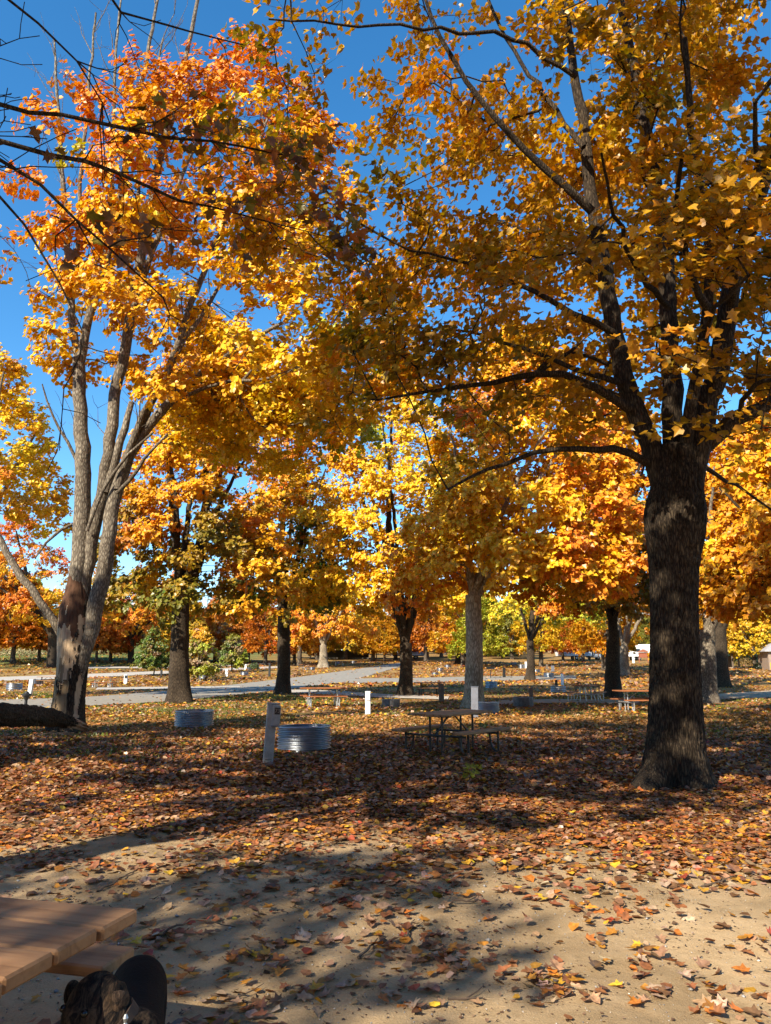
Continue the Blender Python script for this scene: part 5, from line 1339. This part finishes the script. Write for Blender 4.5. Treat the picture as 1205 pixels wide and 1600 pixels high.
shrub(396, 1046, (.9, .9, .9), (.10, .13, .04), 'green bush by the bare pale trunk')
for k, (u, v, rr) in enumerate([(20, 1024, 2.2), (165, 1022, 2.4), (255, 1026, 2.0), (60, 1022, 1.8)]):
    shrub(u, v, (rr * 1.6, 1.2, rr * .8), (.42, .33, .17), ['tan grass clump on the rise at far left', 'tan grass clump on the rise just right of the split trunk', 'tan grass clump beside the thick dark trunk', 'tan grass clump on the rise left of the split trunk'][k], 700, 'dry_grass')

# ------------------------------------------------------------------ fallen leaves
g = np.random.default_rng(77)
def scatter(n, y0, y1, wide=.62):
    y = np.sqrt(g.random(n) * (y1 ** 2 - y0 ** 2) + y0 ** 2); x = (g.random(n) * 2 - 1) * (wide * y + .4); return x, y
def leaf_field(x, y):
    """leaves per spot: 0..1"""
    p = np.stack([x, y, 0 * x], -1); wav = y + (fbm(p * .45, 3, 70) - .5) * 4.5 + (fbm(p * 1.9, 3, 73) - .5) * 2.6
    bank = np.clip((wav - 5.3 - .5 * (x < 0)) / 3.0, 0, 1) ** 1.4
    drift = np.zeros_like(x)
    for (cx, cy, sx, sy, a) in drifts: drift = np.maximum(drift, a * np.exp(-((x - cx) / sx) ** 2 - ((y - cy) / sy) ** 2))
    cl = np.clip((fbm(p * 1.5, 3, 71) - .50) / .16, 0, 1)
    dens = np.maximum(bank * (.30 + .70 * np.clip((fbm(p * .9, 3, 72) - .25) / .2, 0, 1)), np.maximum(drift * (.5 + .9 * cl), .04 + .16 * cl))
    return dens
drifts = []
for u, v, sx, sy, a in [(640, 1475, .30, .30, 1.0), (700, 1500, .26, .25, 1.0), (610, 1440, .25, .3, .7), (430, 1490, .3, .35, .5), (600, 1560, .3, .15, .55), (850, 1540, .22, .2, .6), (470, 1570, .35, .15, .5),
                        (640, 1370, .35, .35, .7), (990, 1320, .9, .3, .8), (310, 1490, .2, .3, .45), (1180, 1480, .15, .3, .4), (620, 1580, .4, .1, .5), (390, 1330, .5, .4, .6), (250, 1470, .12, .15, .8)]:
    q = gnd(u, v); drifts.append((q.x, q.y, sx, sy, a))
names = ['rust', 'brown', 'tan', 'amber', 'orange', 'gold', 'red', 'yellow', 'beige', 'olive']
PALF = dict(PAL, beige=(.46, .31, .20), gold=(.60, .31, .03), yellow=(.70, .44, .04), amber=(.48, .21, .03), orange=(.52, .17, .03), brown=(.19, .095, .045), rust=(.30, .115, .045), tan=(.42, .25, .135), red=(.38, .07, .03))
PC = np.array([PALF[q] for q in names])
def pick_cols(n, wts):
    i = g.choice(len(names), n, p=np.array(wts) / sum(wts)); return i, np.clip(PC[i] * (1 + g.normal(0, .16, (n, 1))) * (1 + g.normal(0, .05, (n, 3))), .01, 1)
def lay(x, y, tilt, zmin, zspan):
    n = len(x); nn = np.array([0, 0, 1.]) + g.normal(0, tilt, (n, 3)); tip = g.normal(0, 1, (n, 3)); tip[:, 2] *= .1
    X, Y, Z = leaf_axes(nn, tip); pos = np.stack([x, y, ground_z(x, y) + zmin + zspan * g.random(n)], -1); return pos, X, Y, Z
# near: sand with single leaves, drifts, and the start of the litter bank
x, y = scatter(125000, 2.6, 11.5); k = g.random(len(x)) < leaf_field(x, y) * np.where(y > 6, 1.0, .46); x, y = x[k], y[k]
ci, col = pick_cols(len(x), [3.6, 2.6, 3.2, 1.8, 1.3, .8, .4, .45, 1.6, .1]); ci2, col2 = pick_cols(len(x), [5.4, 3.8, 1.6, 1.9, 1.1, .5, .35, .2, .35, .02])
bk = y > 6.0 + .8 * g.random(len(x)); ci = np.where(bk, ci2, ci); col = np.where(bk[:, None], col2, col)
pos, X, Y, Z = lay(x, y, .2, .004, .016); sz = g.uniform(.034, .086, len(x)) * np.where(y > 6.4, .84, 1); curl = g.uniform(.3, 3.4, len(x))
cd = pos[:, 1] * CP + (pos[:, 2] - CAM_H) * SP; uu = U0 + F_PX * pos[:, 0] / cd; vv = V0 - F_PX * ((pos[:, 2] - CAM_H) * CP - pos[:, 1] * SP) / cd
score = np.where((uu > 0) & (uu < 1205) & (vv > 0) & (vv < 1590), sz / cd, 0); pick = np.argsort(-score)[:290]
vm = []
for q in range(8):
    T = LOD0.copy(); c_ = .6 + .38 * q; T[:, 2] = T[:, 2] * c_ + (T[:, 1] - .4) ** 2 * (c_ - 1) * .3; T[:, 0] *= .85 + .04 * q
    T[:, 2] -= T[:, 2].min(); mm = np_mesh('fallen_leaf', T, [F0], False, np.ones((len(T), 3))); mm.materials.append(M['dry_leaf']); vm.append(mm)
word = dict(rust='rust-red', brown='dark brown', tan='tan', amber='amber', orange='bright orange', gold='golden', red='red', yellow='yellow', beige='pale beige', olive='olive green')
LANCH = [(215, 1420, 'the near table corner'), (235, 1500, 'the black dog'), (300, 1460, 'the arched pale twig'), (400, 1565, 'the front left twig'), (430, 1490, 'the thin left drift'), (540, 1408, 'the crooked twig'),
         (575, 1485, 'the short twig'), (644, 1455, 'the upright twig stub'), (640, 1500, 'the big leaf drift'), (720, 1500, 'the big drift\'s right end'), (725, 1415, 'the twig on sunlit sand'), (728, 1565, 'the small front twig'),
         (610, 1565, 'the front leaf patch'), (850, 1540, 'the lower right drift'), (850, 1440, 'the bare sunlit sand'), (960, 1420, 'the sand below the big trunk'), (1000, 1530, 'the lower right open sand'), (1120, 1380, 'the right edge twig'),
         (1170, 1480, 'the sand\'s right edge'), (1140, 1570, 'the bottom right corner'), (500, 1570, 'the front left leaves'), (330, 1380, 'the shaded sand'), (640, 1380, 'the shade\'s leafy fringe'), (450, 1370, 'the big shadow\'s edge')]
for q in pick:
    o = obj('fallen_leaf', vm[int(q) % 8]); s_ = sz[q]
    o.matrix_world = Matrix([[X[q, i] * s_, Y[q, i] * s_, Z[q, i] * s_, pos[q, i]] for i in range(3)] + [[0, 0, 0, 1]]); o.color = (*col[q], 1)
    a = min(LANCH, key=lambda A_: math.hypot(A_[0] - uu[q], 1.6 * (A_[1] - vv[q]))); du, dv = uu[q] - a[0], vv[q] - a[1]
    far_ = 'well ' if math.hypot(du, dv) > 90 else ''
    rel = ('left of ' if du < 0 else 'right of ') if abs(du) > 1.3 * abs(dv) else ('below ' if dv > 0 else 'above ')
    form = ('large ' if sz[q] > .08 else 'small ' if sz[q] < .055 else '') + ('curled ' if int(q) % 8 > 5 else 'flat ' if int(q) % 8 < 2 else '')
    tag(o, f'{form}{word[names[ci[q]]]} fallen maple leaf {far_}{rel}{a[2]}', 'fallen leaf', 'fallen leaves lying on the sand')
kk = np.ones(len(x), bool); kk[pick] = False
lit = obj('leaf_litter', leaf_mesh('leaf_litter', pos[kk], X[kk], Y[kk], Z[kk], sz[kk], col[kk], 3, curl[kk]), M['dry_leaf']); tag(lit, kind='stuff')
# crumbs of leaf, bark and small stones on the sand
x, y = scatter(15000, 2.6, 9.0); n = len(x); p = np.stack([x, y, 0 * x], -1); k = g.random(n) < .25 + .75 * np.clip((fbm(p * 1.7, 3, 90) - .42) / .15, 0, 1); x, y = x[k], y[k]; n = len(x)
pos, X, Y, Z = lay(x, y, .35, .002, .004); cr_ = np.array([(.10, .055, .03), (.17, .10, .055), (.055, .04, .03), (.26, .17, .10)])[g.integers(0, 4, n)] * (1 + g.normal(0, .2, (n, 1)))
tag(obj('leaf_crumbs', leaf_mesh('leaf_crumbs', pos, X, Y, Z, g.uniform(.006, .022, n) * (1 + (g.random(n) < .08)), np.clip(cr_, .01, 1), 2), M['dry_leaf']), kind='stuff')
x, y = scatter(5500, 2.6, 7.5); n = len(x); sz_ = g.uniform(.002, .006, n) * (1 + (g.random(n) < .06) * 1.5); z = ground_z(x, y)
oc = np.array([(1, 0, 0), (0, 1, 0), (-1, 0, 0), (0, -1, 0), (0, 0, .7), (0, 0, -.7)]) ; of = np.array([(0, 1, 4), (1, 2, 4), (2, 3, 4), (3, 0, 4), (1, 0, 5), (2, 1, 5), (3, 2, 5), (0, 3, 5)])
V = np.stack([x, y, z + sz_ * .4], -1)[:, None] + (oc[None] + g.normal(0, .18, (n, 6, 3))) * sz_[:, None, None]
cs = np.array([(.5, .45, .38), (.38, .30, .22), (.3, .28, .26)])[g.integers(0, 3, n)] * (1 + g.normal(0, .12, (n, 1)))
tag(obj('pebbles', np_mesh('pebbles', V, [(np.arange(n)[:, None, None] * 6 + of[None]).reshape(-1, 3)], True, np.repeat(np.clip(cs, .02, 1), 6, 0)), M['dry_leaf']), kind='stuff')
# mid: the closed bank of litter
x, y = scatter(165000, 9.5, 25); p = np.stack([x, y, 0 * x], -1)
k = g.random(len(x)) < .52 * np.clip((fbm(p * .8, 3, 75) - .2) / .2, .25, 1) * np.clip((y - 9.3) / 2, 0, 1) * np.where(y > 17, .55, 1) * np.where(on_way(x, y), .12, 1); x, y = x[k], y[k]
_, col = pick_cols(len(x), [5.6, 3.9, 1.5, 1.9, 1.1, .5, .35, .15, .3, .02]); gold = np.clip((y - 16) / 8, 0, 1)[:, None]; col = col * (1 - gold * .5) + np.array([.50, .27, .06]) * gold * .5
pos, X, Y, Z = lay(x, y, .32, .01, .03)
tag(obj('leaf_litter', leaf_mesh('leaf_litter', pos, X, Y, Z, g.uniform(.045, .088, len(x)), col, 3, g.uniform(.6, 2.8, len(x))), M['dry_leaf']), kind='stuff')
x, y = scatter(75000, 24, 62); p = np.stack([x, y, 0 * x], -1); k = g.random(len(x)) < np.clip((fbm(p * .5, 3, 76) - .36) / .2, .1, 1) * np.clip(1.2 - y / 80, .2, 1) * np.where(on_way(x, y), .07, 1); x, y = x[k], y[k]
_, col = pick_cols(len(x), [2.2, 1.6, 2.2, 2, 1.8, 2.0, .3, 1.5, 1.6, .2])
pos, X, Y, Z = lay(x, y, .3, .015, .03)
tag(obj('leaf_litter', leaf_mesh('leaf_litter', pos, X, Y, Z, g.uniform(.10, .17, len(x)), col, 2, None), M['dry_leaf']), kind='stuff')

x, y = scatter(60000, 58, 135); p = np.stack([x, y, 0 * x], -1); k = g.random(len(x)) < np.clip((fbm(p * .22, 3, 78) - .36) / .2, .05, 1) * np.where(on_way(x, y), .04, 1); x, y = x[k], y[k]
_, col = pick_cols(len(x), [2.2, 1.2, 2.2, 2, 1.8, 2.0, .3, 1.5, 1.6, .2]); pos, X, Y, Z = lay(x, y, .3, .03, .04)
tag(obj('leaf_litter', leaf_mesh('leaf_litter', pos, X, Y, Z, g.uniform(.2, .4, len(x)), col, 2, None), M['dry_leaf']), kind='stuff')
# grass tufts in the middle distance
x, y = scatter(60000, 13, 48); p = np.stack([x, y, 0 * x], -1)
k = g.random(len(x)) < np.clip((fbm(p * .33 + 9, 3, 80) - .46) / .12, 0, 1) * np.where(x < 2, .9, .5) * (~on_way(x, y)); x, y = x[k], y[k]; n = len(x)
h = g.uniform(.04, .10, n); a = g.random(n) * 6.28; wdt = .012 + .0006 * y; z = ground_z(x, y)
V = np.stack([np.stack([x - np.cos(a) * wdt, y - np.sin(a) * wdt, z], -1), np.stack([x + np.cos(a) * wdt, y + np.sin(a) * wdt, z], -1), np.stack([x + g.normal(0, .03, n), y + g.normal(0, .03, n), z + h], -1)], 1)
cg = np.clip(np.array([.10, .15, .03]) * (1 + g.normal(0, .25, (n, 1))) + np.array([.1, .06, 0]) * g.random((n, 1)), .01, 1)
tag(obj('grass', np_mesh('grass', V, [np.arange(3 * n).reshape(-1, 3)], False, np.repeat(cg, 3, 0)), M['leaf']), kind='stuff')

# twigs lying on the sand
M['twig'] = plain('grey_twig', (.14, .10, .07), .9, 0, .4, 20)
twl = ['long thin twig lying across the shaded sand at left', 'arched pale twig behind the black dog', 'short upright twig stub in the sand at the middle', 'thin twig on sunlit sand right of centre',
       'dark stick in the leaves left of the big trunk', 'twig on the leaf bank at left', 'small twig at the front edge right of centre', 'thin crooked twig below the dark shade',
       'twig near the right edge on sunlit sand', 'short twig beside the drift of leaves', 'little dark twig at the front edge, left of centre', 'thin twig beyond the near table']
twp = [((0, 1292), (130, 1285)), ((238, 1470), (368, 1452)), ((640, 1470), (648, 1440)), ((690, 1418), (760, 1412)), ((905, 1198), (985, 1193)), ((60, 1255), (160, 1240)), ((700, 1566), (755, 1563)), ((520, 1412), (565, 1404)),
       ((1090, 1390), (1150, 1372)), ((560, 1500), (590, 1470)), ((330, 1560), (400, 1568)), ((150, 1395), (215, 1360))]
for (a, b_), lab in zip(twp, twl):
    p, q = gnd(*a), gnd(*b_); m_ = (p + q) / 2 + Vector((g.normal(0, .03), g.normal(0, .03), .02 + (.05 if 'arched' in lab else 0)))
    root = empty('twig', p); pts = catmull([(0, 0, .012), tuple(m_ - p), tuple(q - p + Vector((0, 0, .012)))], .04); pts[1:-1] += g.normal(0, .006, (len(pts) - 2, 3))
    MB().tube(pts, np.linspace(.008, .003, len(pts)), 6).build('stem', M['twig'], root, True)
    e = pts[len(pts) // 2]; MB().tube([tuple(e), tuple(e + np.array([.06, .05, .01])), tuple(e + np.array([.10, .12, .012]))], [.004, .003, .0015], 5).build('side_shoot', M['twig'], root, True)
    tag(root, lab, 'twig')
# seedlings keeping yellow leaves under the table
def seedling(u, v, n, r, col, label):
    b = gnd(u, v); g2 = np.random.default_rng(int(u)); root = empty('maple_seedling', b); p = g2.normal(0, 1, (n, 3)) * np.array([r, r, r * .55]) + np.array([0, 0, r * 1.3]); p[:, 2] = np.maximum(p[:, 2], .02)
    X, Y, Z = leaf_axes(np.array([0, -.3, 1]) + g2.normal(0, .4, (n, 3)), g2.normal(0, 1, (n, 3))); c = np.clip(np.array(col) * (1 + g2.normal(0, .15, (n, 1))), .01, 1)
    obj('foliage', leaf_mesh('foliage', p, X, Y, Z, g2.uniform(.06, .10, n), c, 1), M['leaf'], root); MB().tube([(0, 0, 0), (0, 0, r * 1.6)], .005, 5).build('stem', M['twig'], root)
    tag(root, label, 'seedling')
seedling(716, 1163, 60, .13, (.5, .27, .03), 'low seedling with golden leaves under the middle picnic table')
seedling(755, 1140, 22, .08, (.08, .10, .02), 'small dark green seedling behind the right bench')
seedling(735, 1222, 24, .10, (.32, .30, .03), 'low yellow-green seedling in the leaves below the picnic table')
